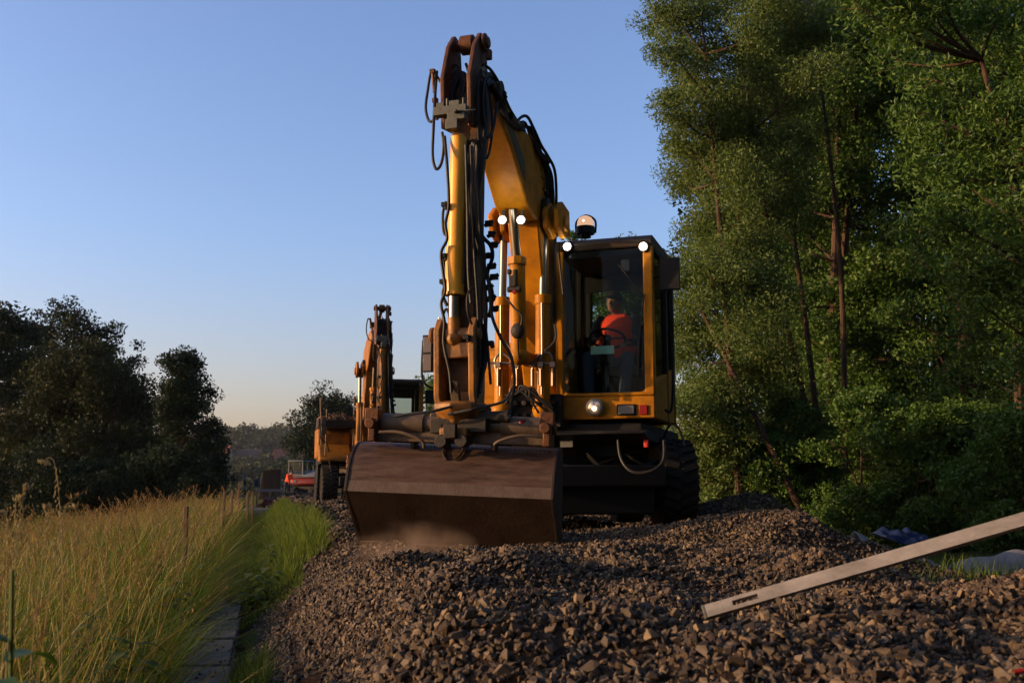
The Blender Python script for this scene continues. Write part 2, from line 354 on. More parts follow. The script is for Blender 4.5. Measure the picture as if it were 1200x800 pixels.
for (y0, y1, l0, l1, n, s0, s1) in ((1.2, 5.2, -0.12, 4.6, 125000, 0.009, 0.0245), (5.2, 9.5, -0.12, 5.2, 140000, 0.009, 0.024), (9.5, 16, -0.12, 5.6, 60000, 0.014, 0.028), (16, 34, 0.1, 4.2, 26000, 0.028, 0.045), (34, 60, 0.1, 3.8, 8000, 0.045, 0.07)):
    x, y, lat = bed_points(n, y0, y1, (l0, l1))
    ok = (np.abs(x) < 0.62 * y + 0.6) & ((lat > 0.55 * sstep(8.0, 10.5, y) - 0.12 + 0.15 * vnoise(y * 2, y * 0)) | (y > 36))
    ok &= ~((x > 2.4) & (y > 5.6) & (y < 10.5) & (rng.uniform(size=n) > 0.25 * sstep(10.5, 8, y) + 0.04))
    x, y, lat = x[ok], y[ok], lat[ok]; s = rng.uniform(s0, s1, len(x)) * (1 + 0.4 * (rng.uniform(size=len(x)) > 0.92))
    z = height(x, y) + s * rng.uniform(-0.3, 1.1, len(x)); allp.append(np.stack([x, y, z], 1)); alls.append(s)
yy = rng.uniform(3.5, 16, 700); ll = rng.uniform(-.5, -.1, 700); xx_ = (ll - TN[1] * yy) / TN[0]; allp.append(np.stack([xx_, yy, np.where(ll > -.46, -.545, -.60)], 1)); alls.append(rng.uniform(.005, .014, 700))
o = stones('ballast', np.concatenate(allp), np.concatenate(alls), M['stone']); tag(o, 'brown crushed stone ballast in uneven heaps under the excavators', 'ballast', kind='stuff')

# ------------------------------------------------------------ grasses
def blades(name, base, length, width, lean, material, parent=None, segs=3, curve=0.35):
    n = len(base); ang = rng.uniform(0, 2 * np.pi, n); side = np.stack([np.cos(ang), np.sin(ang), np.zeros(n)], 1)
    out = lean; V = np.zeros((n, 2 * segs + 1, 3))
    for k in range(segs + 1):
        t = k / segs; c = base + np.stack([out[:, 0] * length * (t * 0.35 + curve * t * t), out[:, 1] * length * (t * 0.35 + curve * t * t), length * (t - 0.18 * t * t)], 1)
        w = (width * (1 - t) ** 0.6)[:, None]
        if k < segs: V[:, 2 * k] = c - side * w; V[:, 2 * k + 1] = c + side * w
        else: V[:, 2 * k] = c
    f = []
    for k in range(segs - 1): f += [(2 * k, 2 * k + 1, 2 * k + 3), (2 * k, 2 * k + 3, 2 * k + 2)]
    f.append((2 * segs - 2, 2 * segs - 1, 2 * segs)); f = np.array(f)
    Fc = (f[None] + (np.arange(n) * (2 * segs + 1))[:, None, None]).reshape(-1, 3)
    return np_mesh(name, V.reshape(-1, 3), Fc, material, parent)
M['gold'] = mat_island('golden_meadow_grass', [(0.018, 0.040, 0.006), (0.06, 0.115, 0.014), (0.03, 0.065, 0.010), (0.16, 0.14, 0.035), (0.045, 0.03, 0.012), (0.045, 0.10, 0.014), (0.13, 0.07, 0.026), (0.022, 0.05, 0.008), (0.08, 0.12, 0.018), (0.05, 0.09, 0.012)], 0.7, 0.35)
M['straw'] = mat_island('dry_straw', [(0.34, 0.27, 0.12), (0.48, 0.38, 0.19), (0.26, 0.22, 0.09)], 0.6, 0.25)
M['panicle'] = mat_island('grass_seed_heads', [(0.18, 0.10, 0.05), (0.30, 0.20, 0.10), (0.14, 0.07, 0.04), (0.22, 0.15, 0.07)], 0.8, 0.3)
M['green'] = mat_island('fresh_green_grass', [(0.035, 0.06, 0.012), (0.07, 0.10, 0.018), (0.05, 0.075, 0.014), (0.10, 0.12, 0.03)], 0.65, 0.4)
def lat_pts(n, y0, y1, l0, l1, pw=1.0):
    y = y0 + (y1 - y0) * rng.uniform(size=n) ** pw; lat = rng.uniform(l0, l1, n); x = (lat - TN[1] * y) / TN[0]
    ok = (np.abs(x) < 0.56 * y + 0.5); x, y, lat = x[ok], y[ok], lat[ok]
    return np.stack([x, y, height(x, y)], 1), lat
def leanv(n, sd=0.45, bias=(0.1, -0.03)): return rng.normal(size=(n, 2)) * sd + np.array(bias)
b, lt = lat_pts(64000, 1.9, 34, -6.5, -0.46, 1.5)
ok = (vnoise(b[:, 0] * 3.1, b[:, 1] * 2.3, 41) > 0.30) | (b[:, 1] > 14); b, lt = b[ok], lt[ok]
cl = 0.6 * vnoise(b[:, 0] * 1.3, b[:, 1] * 1.3, 9) + 0.4 * vnoise(b[:, 0] * 5, b[:, 1] * 5, 19)
L = (0.20 + 0.95 * cl) * rng.uniform(0.35, 1.25, len(b)) * (0.45 + 0.55 * sstep(-0.45, -1.0, lt)) + 0.05
o = blades('meadow_grass', b, L, 0.0014 + 0.0045 * rng.uniform(size=len(b)) ** 2.2 + 0.0002 * b[:, 1], leanv(len(b), 0.75, (0.05, 0)), M['gold']); tag(o, 'golden green meadow grass on the bank left of the trough', 'grass', kind='stuff')
b, lt = lat_pts(9000, 2.6, 34, -0.62, -0.44, 1.3); keep = vnoise(b[:, 1] * 1.4, b[:, 1] * 0.0, 77) > 0.30 + 0.2 * (b[:, 1] < 8); b = b[keep]
o = blades('edge_grass', b, rng.uniform(0.25, 0.62, len(b)), rng.uniform(0.0016, 0.0036, len(b)) * (1 + b[:, 1] / 14), leanv(len(b), 0.55, (0.25, 0.0)), M['gold'], curve=0.6); tag(o, 'tired brown grass hanging over the trough edge', 'grass', kind='stuff')
b, lt = lat_pts(5500, 2.0, 30, -6.0, -0.55, 1.4)
o = blades('straw_stems', b, rng.uniform(0.55, 1.05, len(b)), rng.uniform(0.0011, 0.0020, len(b)) * (1 + b[:, 1] / 14), leanv(len(b), 0.5, (0.3, 0)), M['straw'], curve=0.15); tag(o, 'pale dry straw stems standing among the meadow grass', 'grass', kind='stuff')
# flowering stems with seed heads
def seed_stems(name, base, length, lean, label, spk=20, size=0.0065, rad=0.026):
    n = len(base); o1 = None
    t = np.linspace(0, 1, 4)
    def at(tt): return base[:, None, :] + np.stack([lean[:, 0:1] * length[:, None] * (0.3 * tt + 0.25 * tt ** 3), lean[:, 1:2] * length[:, None] * (0.3 * tt + 0.25 * tt ** 3), length[:, None] * (tt - 0.08 * tt ** 3)], 2)
    V = []; Fc = []; k0 = 0
    sw = 0.0011 * (1 + base[:, 1] / 12)
    c = at(np.repeat(t[None], n, 0)); off = np.stack([sw, sw * 0.3, sw * 0], 1)[:, None, :]
    v = np.stack([c - off, c + off], 2).reshape(n, 8, 3); f = np.array([(0, 1, 3, 2), (2, 3, 5, 4), (4, 5, 7, 6)])
    V.append(v.reshape(-1, 3)); Fc.append((f[None] + (np.arange(n) * 8)[:, None, None]).reshape(-1, 4)); k0 = n * 8
    tt = rng.uniform(0.76, 1.02, (n, spk)); c = at(tt); r = rad * (1.15 - (tt - 0.76) / 0.28)[..., None] * (1 + base[:, 1] / 40)[:, None, None]
    c = c + rng.normal(size=c.shape) * r * np.array([0.6, 0.6, 0.5]); m = n * spk; c = c.reshape(m, 3)
    sz = size * (1 + np.repeat(base[:, 1], spk) / 14) * rng.uniform(0.6, 1.2, m)
    d1 = rng.normal(size=(m, 3)) * 0.35 + np.array([0.1, 0, 1.0]); d1 /= np.linalg.norm(d1, axis=1)[:, None]; d2 = np.cross(d1, rng.normal(size=(m, 3))); d2 /= np.linalg.norm(d2, axis=1)[:, None]
    v = np.stack([c - d1 * sz[:, None], c + d2 * sz[:, None] * 0.25, c + d1 * sz[:, None], c - d2 * sz[:, None] * 0.25], 1)
    V.append(v.reshape(-1, 3)); Fc.append(np.arange(m * 4).reshape(-1, 4) + k0)
    o = np_mesh(name, np.concatenate(V), np.concatenate(Fc), M['panicle']); tag(o, label, 'grass', kind='stuff'); return o
b, lt = lat_pts(3200, 2.2, 32, -6.0, -0.62, 1.5)
cl = vnoise(b[:, 0] * 1.1, b[:, 1] * 1.1, 21); L = (0.60 + 0.50 * cl) * rng.uniform(0.55, 1.2, len(b))
seed_stems('flowering_grass', b, L, leanv(len(b), 0.55), 'reddish gold grass seed heads standing above the left meadow')
# fresh grass on the shoulder right of the trough, and at the foot of the trees
b, lt = lat_pts(34000, 7.6, 30, -0.28, 0.62, 1.2)
ok = lt < 0.62 - 0.25 * (b[:, 1] < 9.5); b = b[ok]
o = blades('shoulder_grass', b, rng.uniform(0.12, 0.34, len(b)) * (0.6 + 0.6 * vnoise(b[:, 0] * 2, b[:, 1] * 2, 4)) * sstep(7.6, 10, b[:, 1]), rng.uniform(0.002, 0.0042, len(b)) * (1 + b[:, 1] / 14), leanv(len(b), 0.4), M['green']); tag(o, 'fresh green grass strip between trough and ballast', 'grass', kind='stuff')
b, lt = lat_pts(1500, 5.2, 7.0, -0.14, 0.06); b = b[vnoise(b[:, 0] * 3, b[:, 1] * 1.6, 14) > 0.42]
o = blades('tuft_grass', b, rng.uniform(0.10, 0.26, len(b)), rng.uniform(0.002, 0.004, len(b)), leanv(len(b), 0.5), M['green']); tag(o, 'low green tufts beside the near trough covers', 'grass', kind='stuff')
y = rng.uniform(5.6, 11, 9000); x = rng.uniform(2.4, 7.5, 9000); ok = (vnoise(x * 1.5, y * 1.5, 31) > 0.45) & (x < 0.6 * y + .8)
x, y = x[ok], y[ok]; b = np.stack([x, y, height(x, y)], 1)
o = blades('verge_grass', b, rng.uniform(0.06, 0.22, len(b)), rng.uniform(0.002, 0.004, len(b)) * 1.6, leanv(len(b), 0.5), M['green']); tag(o, 'sparse verge grass around the geotextile below the trees', 'grass', kind='stuff')

# ------------------------------------------------------------ trees
def leaves(name, c, size, material, parent=None, aspect=0.42, droop=0.2):
    n = len(c); d1 = rng.normal(size=(n, 3)); d1[:, 2] -= droop; d1 /= np.linalg.norm(d1, axis=1)[:, None]
    d2 = np.cross(d1, rng.normal(size=(n, 3))); d2 /= np.linalg.norm(d2, axis=1)[:, None]; nn = np.cross(d1, d2)
    s = (size * rng.uniform(0.6, 1.25, n))[:, None]
    v = np.stack([c - d1 * s * 0.5, c + d2 * s * aspect * 0.5 - nn * s * 0.08, c + d1 * s * 0.5, c - d2 * s * aspect * 0.5 - nn * s * 0.08], 1)
    return np_mesh(name, v.reshape(-1, 3), np.arange(n * 4).reshape(-1, 4), material, parent)
M['leaf_a'] = mat_island('willow_leaves', [(0.040, 0.066, 0.014), (0.084, 0.125, 0.028), (0.055, 0.085, 0.018), (0.13, 0.17, 0.045)], 0.5, 0.28, 0.2)
M['leaf_b'] = mat_island('broad_green_leaves', [(0.024, 0.054, 0.008), (0.058, 0.108, 0.014), (0.034, 0.072, 0.011), (0.092, 0.145, 0.024)], 0.5, 0.3, 0.2)
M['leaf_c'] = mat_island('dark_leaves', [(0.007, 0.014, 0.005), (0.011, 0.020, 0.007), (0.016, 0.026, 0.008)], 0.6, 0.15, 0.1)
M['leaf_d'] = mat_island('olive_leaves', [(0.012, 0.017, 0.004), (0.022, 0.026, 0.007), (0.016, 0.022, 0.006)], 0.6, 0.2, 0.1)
def tree(name, label, base, stems, clumps, n, size, material, group=None, aspect=0.45, twig=0.012, trunk_r=0.16, sub=6, spread=0.55, cat='tree', trunk_mat=None):
    """stems: list of world polylines; clumps: (x,y,z,r); every clump splits into sprays of leaves on its own limb"""
    root = empty(name, base, 0, label, cat, group); b0 = Vector(base)
    tb = MB(); allpts = []
    for st in stems:
        pts = [Vector(p) - b0 for p in st]; tb.tube(pts, (trunk_r, trunk_r * 0.28), 9); allpts += [pts[0].lerp(pts[-1], 0)] * 0
        for i in range(len(pts) - 1):
            for k in range(6): allpts.append(pts[i].lerp(pts[i + 1], k / 6))
        allpts.append(pts[-1])
    C = []; W = []
    for (x, y, z, r) in clumps:
        c = Vector((x, y, z)) - b0
        low = [p for p in allpts if p.z < c.z - 0.2 * r] or allpts
        a = min(low, key=lambda p: (p - c).length * (1 + random.random() * 0.5))
        mid = a.lerp(c, 0.5) + Vector((random.uniform(-.15, .15), random.uniform(-.15, .15), -0.12)) * (a - c).length * 0.6
        rr = min(trunk_r * 0.35, 0.014 * (a - c).length + twig)
        tb.tube([a, mid, c], (rr, twig * 0.5), 5)
        for j in range(sub):
            d = Vector(rng.normal(size=3)); d.normalize(); q = c + Vector((d.x, d.y, d.z * 0.8)) * r * random.uniform(0.35, 0.9)
            C.append(q[:]); W.append((r * spread * random.uniform(0.6, 1.1)))
            if twig and j < 3: tb.tube([c, q], (twig * 0.5, twig * 0.25), 3, False)
    C = np.array(C); W = np.array(W); w = W ** 2; w /= w.sum(); idx = rng.choice(len(C), n, p=w)
    off = rng.normal(size=(n, 3)); off *= (rng.uniform(0, 1, n) ** 0.5 / np.linalg.norm(off, axis=1))[:, None]; off[:, 2] *= 0.75
    tb.build('trunk', trunk_mat or M['bark'], root)
    leaves('crown', C[idx] + off * W[idx][:, None], size, material, root, aspect)
    return root
def pc(px, py, D, r): p = P(px, py, D); return (p.x, p.y, p.z, r)
def gz(x, y): return float(height(x, y))
def dome(pxc, D, pxw, ytop, ybot, k, r, power=2.0, fill=0.55):
    """clump centres for a crown that spans pxw either side of pxc"""
    out = []
    for i in range(k):
        t = random.random(); a = random.uniform(0, 2 * math.pi); q = math.sqrt(random.uniform(fill * fill * random.random(), 1))
        yy = ybot + (ytop - ybot) * t; wid = pxw * (1 - abs(max(t, 0.25) - 0.25) ** power / 0.75 ** power) ** 0.5 if t > 0.25 else pxw * (0.75 + t)
        p = P(pxc + q * math.cos(a) * wid, yy, D); ww = wid * D / F
        out.append((p.x, p.y + q * math.sin(a) * ww * 0.8, p.z, r * random.uniform(0.75, 1.15)))
    return out
def stem_to(px0, py0, px1, py1, D, dz=None, D1=None):
    a = P(px0, py0, D); a.z = gz(a.x, a.y) - 0.1; b = P(px1, py1, D1 or D); m = a.lerp(b, 0.5) + Vector((random.uniform(-.2, .2), random.uniform(-.2, .2), 0))
    return [a, m, b]
def base_of(stems): p = stems[0][0]; return (p.x, p.y, gz(p.x, p.y))
# left bank, far to near
st = [stem_to(75, 600, 80, 395, 55), stem_to(80, 600, 118, 400, 55)]
tree('tall_tree', 'tall loose-crowned tree rising behind the rounded one at left', base_of(st), st,
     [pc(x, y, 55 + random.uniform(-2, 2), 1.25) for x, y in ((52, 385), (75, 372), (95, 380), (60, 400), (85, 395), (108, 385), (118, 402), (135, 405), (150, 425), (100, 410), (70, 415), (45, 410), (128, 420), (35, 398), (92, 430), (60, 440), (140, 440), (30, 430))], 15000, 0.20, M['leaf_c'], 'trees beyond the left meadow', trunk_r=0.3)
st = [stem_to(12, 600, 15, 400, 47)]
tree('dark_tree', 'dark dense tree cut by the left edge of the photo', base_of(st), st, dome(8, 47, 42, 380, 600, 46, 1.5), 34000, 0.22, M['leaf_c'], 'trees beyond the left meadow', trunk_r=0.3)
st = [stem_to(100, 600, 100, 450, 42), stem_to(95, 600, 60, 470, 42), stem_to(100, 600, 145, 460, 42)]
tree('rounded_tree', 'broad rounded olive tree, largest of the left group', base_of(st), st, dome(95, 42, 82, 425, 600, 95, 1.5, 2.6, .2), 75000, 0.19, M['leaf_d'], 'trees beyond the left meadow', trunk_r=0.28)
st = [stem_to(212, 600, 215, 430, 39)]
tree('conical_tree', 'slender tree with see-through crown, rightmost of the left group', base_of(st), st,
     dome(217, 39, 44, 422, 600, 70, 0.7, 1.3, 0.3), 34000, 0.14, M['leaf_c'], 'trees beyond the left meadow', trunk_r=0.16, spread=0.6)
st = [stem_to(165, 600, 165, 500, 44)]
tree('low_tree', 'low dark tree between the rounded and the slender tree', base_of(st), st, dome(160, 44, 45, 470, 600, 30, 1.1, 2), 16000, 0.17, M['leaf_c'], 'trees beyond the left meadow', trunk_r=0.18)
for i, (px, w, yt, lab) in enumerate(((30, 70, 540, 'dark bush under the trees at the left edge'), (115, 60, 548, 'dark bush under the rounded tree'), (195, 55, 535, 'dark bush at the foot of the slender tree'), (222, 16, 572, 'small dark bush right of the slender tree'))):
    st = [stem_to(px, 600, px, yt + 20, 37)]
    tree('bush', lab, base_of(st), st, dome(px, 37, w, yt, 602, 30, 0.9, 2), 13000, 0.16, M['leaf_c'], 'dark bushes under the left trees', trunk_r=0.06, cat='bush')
# behind the machines
st = [stem_to(385, 578, 382, 475, 84), stem_to(385, 578, 365, 490, 84)]
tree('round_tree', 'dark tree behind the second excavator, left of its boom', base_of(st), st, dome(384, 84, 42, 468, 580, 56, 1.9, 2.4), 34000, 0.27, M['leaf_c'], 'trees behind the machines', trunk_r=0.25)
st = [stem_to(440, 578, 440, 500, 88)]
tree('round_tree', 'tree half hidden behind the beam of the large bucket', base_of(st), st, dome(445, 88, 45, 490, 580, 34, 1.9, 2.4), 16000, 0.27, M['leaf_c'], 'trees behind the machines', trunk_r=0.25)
st = [stem_to(508, 590, 508, 450, 44)]
tree('round_tree', 'tree showing beside the left mirror of the near excavator', base_of(st), st, dome(512, 44, 25, 445, 590, 30, 0.8, 2.4), 14000, 0.15, M['leaf_b'], 'trees behind the machines', trunk_r=0.16)
st = [stem_to(672, 560, 668, 280, 30)]
tree('slender_tree', 'tree showing between boom and cab of the near excavator', base_of(st), st, dome(672, 30, 24, 275, 560, 34, 0.55, 2), 15000, 0.12, M['leaf_b'], 'trees behind the machines', trunk_r=0.12)
st = [stem_to(740, 560, 740, 330, 34)]
tree('round_tree', 'tree seen through the rear window of the cab', base_of(st), st, dome(738, 34, 40, 290, 560, 50, 1.0, 2), 32000, 0.14, M['leaf_b'], 'trees behind the machines', trunk_r=0.14)

# right-hand wood, trees that can be told apart
st = [stem_to(985, 640, 868, 60, 16.5), stem_to(975, 640, 905, 90, 17), stem_to(960, 640, 805, 330, 16), stem_to(990, 640, 952, 20, 17.5), stem_to(870, 620, 822, 15, 16.2)]
out = ((765, 25, .36), (788, 12, .4), (800, 40, .42), (785, 55, .34), (812, 70, .42), (830, 20, .45), (850, 60, .5), (800, 105, .4), (792, 130, .36), (815, 135, .45), (840, 110, .5), (800, 165, .4), (825, 175, .5), (808, 200, .42), (835, 225, .5), (805, 218, .28), (850, 160, .5), (870, 110, .5), (880, 40, .5), (895, 80, .5), (910, 20, .5), (930, 60, .5),
       (870, 200, .55), (890, 150, .5), (910, 180, .55), (925, 120, .5), (840, 270, .5), (822, 285, .42), (865, 260, .55), (895, 240, .55), (925, 230, .5), (815, 320, .45), (805, 350, .4), (835, 330, .5), (860, 320, .55), (885, 300, .5), (815, 390, .5), (805, 420, .42), (840, 400, .55), (870, 380, .5), (900, 340, .5), (815, 450, .5), (805, 480, .42), (845, 470, .55), (880, 450, .55), (820, 520, .5), (850, 530, .5), (885, 510, .5), (830, 565, .4), (865, 575, .45), (910, 420, .5), (930, 480, .5), (950, 90, .5), (960, 40, .5), (945, 160, .5), (855, -20, .5), (900, -25, .5), (820, -10, .45), (940, -20, .5))
tree('willow_tree', 'tall willow with leaning reddish stems, nearest right of the cab', base_of(st), st, [pc(x, y, 16.3 + random.uniform(-.9, 1.6), r * 1.25) for x, y, r in out], 190000, 0.07, M['leaf_a'], 'trees of the right-hand wood', aspect=0.34, twig=0.02, trunk_r=0.065, sub=10, spread=0.72)
st = [stem_to(1075, 640, 1080, 30, 21), stem_to(1085, 640, 1120, 120, 21)]
tree('alder_tree', 'straight-stemmed alder in the middle of the right wood', base_of(st), st, dome(1050, 21, 110, -120, 590, 110, 0.95, 5, 0.2), 95000, 0.10, M['leaf_b'], 'trees of the right-hand wood', aspect=0.6, twig=0.02, trunk_r=0.16, sub=8)
st = [stem_to(1142, 640, 1142, -40, 17.5)]
tree('alder_tree', 'thick dark trunk at the right of the wood, pale leaves round its foot', base_of(st), st, dome(1150, 17.5, 95, -60, 600, 75, 0.75, 5, 0.2), 62000, 0.085, M['leaf_b'], 'trees of the right-hand wood', aspect=0.6, twig=0.018, trunk_r=0.15, sub=8)
st = [stem_to(968, 640, 985, 10, 20), stem_to(975, 640, 1010, 60, 20)]
tree('alder_tree', 'forked tree standing right behind the willow', base_of(st), st, dome(985, 20, 80, -120, 590, 95, 0.85, 5, 0.2), 80000, 0.09, M['leaf_b'], 'trees of the right-hand wood', aspect=0.6, twig=0.02, trunk_r=0.12, sub=8)
st = [stem_to(1250, 680, 1235, 60, 11.5, D1=11), stem_to(1250, 680, 1150, 70, 11.5, D1=11.2)]
cl = [pc(x, y, 11.2 + random.uniform(-.6, .6), .42) for x, y in ((1010, 10), (1050, 30), (1090, 15), (1130, 40), (1170, 20), (1200, 60), (1060, 75), (1100, 95), (1140, 110), (1185, 120), (1075, 130), (1110, 150), (1160, 170), (1200, 190), (1090, 195), (1130, 215), (1175, 240), (1105, 255), (1150, 280), (1200, 290), (1080, 265), (1120, 310), (1170, 330), (1210, 360), (1140, 350), (1225, 100), (1225, 250), (1200, 420), (1235, 450), (1240, 20), (1030, -20), (1100, -30), (1180, -30))]
tree('rowan_tree', 'bright green feathery-leaved tree reaching in at upper right', base_of(st), st, cl, 19000, 0.085, M['leaf_b'], 'trees of the right-hand wood', aspect=0.36, twig=0.014, trunk_r=0.09, sub=8, spread=0.7)
for i, (px, D, w, yt, k, n, lab, mm) in enumerate(((845, 16.5, 45, 455, 34, 26000, 'pale willow bush at the foot of the willow beside the wheel', 'leaf_a'), (930, 16.5, 60, 470, 40, 34000, 'round-leaved bush behind the dark ballast heap', 'leaf_b'), (1020, 14.5, 65, 470, 34, 26000, 'leafy bush behind the blue tarpaulin', 'leaf_b'), (1110, 14, 60, 485, 34, 24000, 'leafy bush behind the geotextile strip', 'leaf_b'), (1195, 12.5, 55, 500, 30, 20000, 'bush at the right edge behind the raised board', 'leaf_b'))):
    st = [stem_to(px, 640, px + random.uniform(-20, 20), yt + 30, D), stem_to(px - 10, 640, px - 30, yt + 60, D)]
    tree('bush', lab, base_of(st), st, dome(px, D, w, yt, 640, k, 0.42, 2.4, .3), n, 0.062, M[mm], 'bushes along the right wood', aspect=0.6, twig=0.012, trunk_r=0.03, cat='bush')
st = [stem_to(925, 640, 930, 60, 24), stem_to(925, 640, 900, 160, 24)]
tree('alder_tree', 'slim tree filling the gap behind the willow stems', base_of(st), st, dome(925, 24, 62, -60, 590, 80, 0.95, 5, 0.2), 60000, 0.11, M['leaf_b'], 'trees of the right-hand wood', aspect=0.6, twig=0.02, trunk_r=0.11, sub=8)
st = [stem_to(1205, 660, 1210, -40, 15.5)]
tree('alder_tree', 'leafy tree at the right edge between bush and feathery tree', base_of(st), st, dome(1205, 15.5, 75, -80, 600, 70, 0.65, 5, 0.2), 60000, 0.08, M['leaf_b'], 'trees of the right-hand wood', aspect=0.6, twig=0.018, trunk_r=0.11, sub=8)
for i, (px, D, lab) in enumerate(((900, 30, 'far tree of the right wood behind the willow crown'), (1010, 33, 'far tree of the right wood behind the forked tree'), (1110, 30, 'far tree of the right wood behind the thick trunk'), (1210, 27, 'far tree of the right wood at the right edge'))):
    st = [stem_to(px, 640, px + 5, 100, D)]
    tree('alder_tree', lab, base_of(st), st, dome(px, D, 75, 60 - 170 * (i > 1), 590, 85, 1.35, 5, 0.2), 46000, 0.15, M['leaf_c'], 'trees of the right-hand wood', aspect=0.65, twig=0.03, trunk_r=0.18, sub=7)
V = []
for (cx, cy, r, hh) in ((9.5, 7.5, 2.6, 9), (11, 3, 3, 11), (10.5, -2, 3, 11), (9, -8, 3.4, 12), (4, -13, 3.6, 12), (-2, -15, 3.6, 11), (-8, -17, 3.6, 11), (14, 6, 3, 13), (14, 0, 3, 13), (13, -7, 3.5, 13), (7, -16, 4, 14), (0, -20, 4, 14)):  # crowns out of view, added to hold skylight off the scene
    k = 5200; d = rng.normal(size=(k, 3)); d /= np.linalg.norm(d, axis=1)[:, None]; V.append(np.array([cx, cy, hh * .5 - .6]) + d * rng.uniform(.55, 1, k)[:, None] ** .5 * np.array([r, r, hh * .55]))
o = leaves('sky_blocking_wood', np.concatenate(V), 0.42, M['leaf_b'], None, 0.7, 0); tag(o, 'unseen wood carrying on to the right and behind the camera, added to block skylight', 'wood', kind='stuff')
# leafy plants by the trough
def herb(name, label, base, n, L, material, group=None, w=0.028, lf=1.0):
    root = empty(name, base, 0, label, 'plant', group); mb = MB(); sb = MB()
    sb.tube([(0, 0, 0), (0.02, 0.01, L * 0.7), (0.01, 0, L * 1.2)], (0.006, 0.003), 6); sb.build('stem', material, root)
    for i in range(n):
        a = i * 2.4; h = L * (0.1 + 1.0 * i / n); d = Vector((math.cos(a), math.sin(a), 0)); sd_ = Vector((-d.y, d.x, 0)); ln = lf * L * random.uniform(0.5, 0.8) * (1.1 - 0.5 * i / n)
        pr = []
        for k in range(6):
            t = k / 5; c = Vector((0.01, 0, h)) + d * ln * t + Vector((0, 0, ln * (0.55 * t - 0.75 * t * t))); ww = w * math.sin(math.pi * min(t * 0.9 + 0.08, 1)) ** 0.7 * (1.2 if k % 2 else 0.85)
            pr += [c - sd_ * ww, c + Vector((0, 0, -0.006)), c + sd_ * ww]
        mb.add(pr, [(3 * k + j, 3 * k + j + 1, 3 * k + j + 4, 3 * k + j + 3) for k in range(5) for j in (0, 1)])
    mb.build('leaves', material, root, sharp=80); return root
herbs = [G(292, 700, -0.5), G(318, 668, -0.45), G(312, 688, -0.4)]
for p, lab in zip(herbs, ('broad-leaved weed beside the dark hollow next to trough', 'broad-leaved weed at the top of the green strip corner', 'low broad-leaved weed between ballast and trough')):
    herb('weed', lab, (p.x, p.y, gz(p.x, p.y)), 16, 0.34, M['green'], 'weeds by the trough', 0.035)
for i, (px, py, D) in enumerate(((60, 690, 3.6), (150, 720, 4.6), (205, 650, 7.5), (110, 640, 5.5), (170, 600, 9.0), (240, 640, 9.5))):
    q = P(px, py, D); herb('weed', ('dark weed low in the meadow grass at far left', 'leafy weed in the lower middle of the meadow grass', 'weed right of the nearest stake near the trough', 'weed in the middle of the meadow grass', 'weed left of the nearest wooden stake', 'low weed at the trough edge below the stakes')[i], (q.x, q.y, gz(q.x, q.y)), 18, 0.42, M['green'], 'weeds in the meadow', 0.03)
p = P(20, 800, 1.75); herb('thistle', 'dark jagged thistle leaves in the bottom left corner', (p.x - .03, p.y, gz(p.x, p.y)), 26, p.z - gz(p.x, p.y) + .02, M['leaf_b'], None, 0.03, 0.28)
# tall single grasses against the dark trees
def oat(label, px, py, D, base_dx, nod, n=44):
    tip = P(px, py, D); bx = tip.x + base_dx; b0 = Vector((bx, D, gz(bx, D))); root = empty('tall_grass_stem', b0, 0, label, 'grass stem', 'tall oat grasses at the left')
    t0 = tip - b0; mid = Vector((t0.x * 0.25, 0, t0.z * 0.6)); top = t0 + Vector((0, 0, 0.0)); pts = [Vector((0, 0, 0)), mid, Vector((t0.x * 0.75, 0, t0.z * 0.97)), top + Vector((nod, 0, -abs(nod) * 0.5))]
    MB().tube(pts, (0.0022, 0.0009), 5).build('stalk', M['straw'], root)
    mb = MB()
    for i in range(n):
        t = i / n; c = pts[2].lerp(pts[3], t) if t > .5 else pts[1].lerp(pts[2], 0.62 + 0.76 * t); d = Vector((random.uniform(-.5, .5), random.uniform(-.4, .4), 1.0)).normalized()
        c = c + Vector((random.uniform(-.012, .012), random.uniform(-.01, .01), 0)); L_ = random.uniform(0.010, 0.018)
        mb.cone(c, c + d * L_ * 0.5, 0.0008, 0.0030, 5); mb.cone(c + d * L_ * 0.5, c + d * L_, 0.0030, 0.0002, 5)
    mb.build('seed_head', M['straw'], root)
for a in (('tallest arching grass with its head bowed left against dark trees', 58, 537, 3.6, 0.10, -0.03), ('upright feathery grass nearest the left edge', 30, 568, 3.3, -0.03, 0.01), ('drooping grass head touching the left edge', 6, 598, 3.2, 0.03, -0.02), ('slanted grass head right of the upright pair', 82, 590, 3.4, -0.08, 0.02), ('short bowed grass head beside the slanted one', 62, 590, 3.4, -0.05, -0.02), ('second upright grass close to the left edge', 18, 582, 3.3, 0.01, 0.01)):
    oat(*a)

# ------------------------------------------------------------ trough, stakes
root = empty('cable_trough', (0, 0, 0), 0, 'long concrete cable trough with covers running along the ballast', 'cable trough')
mb = MB()
for k in range(46):
    y = 3.5 + k * 1.005; lat = -0.30; x = (lat - TN[1] * y) / TN[0]
    mb = MB().box((0, 0, 0), (0.33, 0.985, 0.05)); o = mb.build('cover', M['concrete'], root, 0.008); o.location = (x + random.uniform(-.008, .008), y, -0.575 + random.uniform(-.006, .006)); o.rotation_euler = (random.uniform(-.012, .012), random.uniform(-.02, .02), R(13.65) + random.uniform(-.012, .012))
mb = MB(); y0, y1 = 3.0, 49.5
for dl in (-0.15, 0.15):
    a = ((-0.30 + dl - TN[1] * y0) / TN[0], y0, -0.67); b_ = ((-0.30 + dl - TN[1] * y1) / TN[0], y1, -0.67); mb.beam(a, b_, 0.05, 0.13)
mb.build('channel_wall', M['concrete'], root, 0.005)
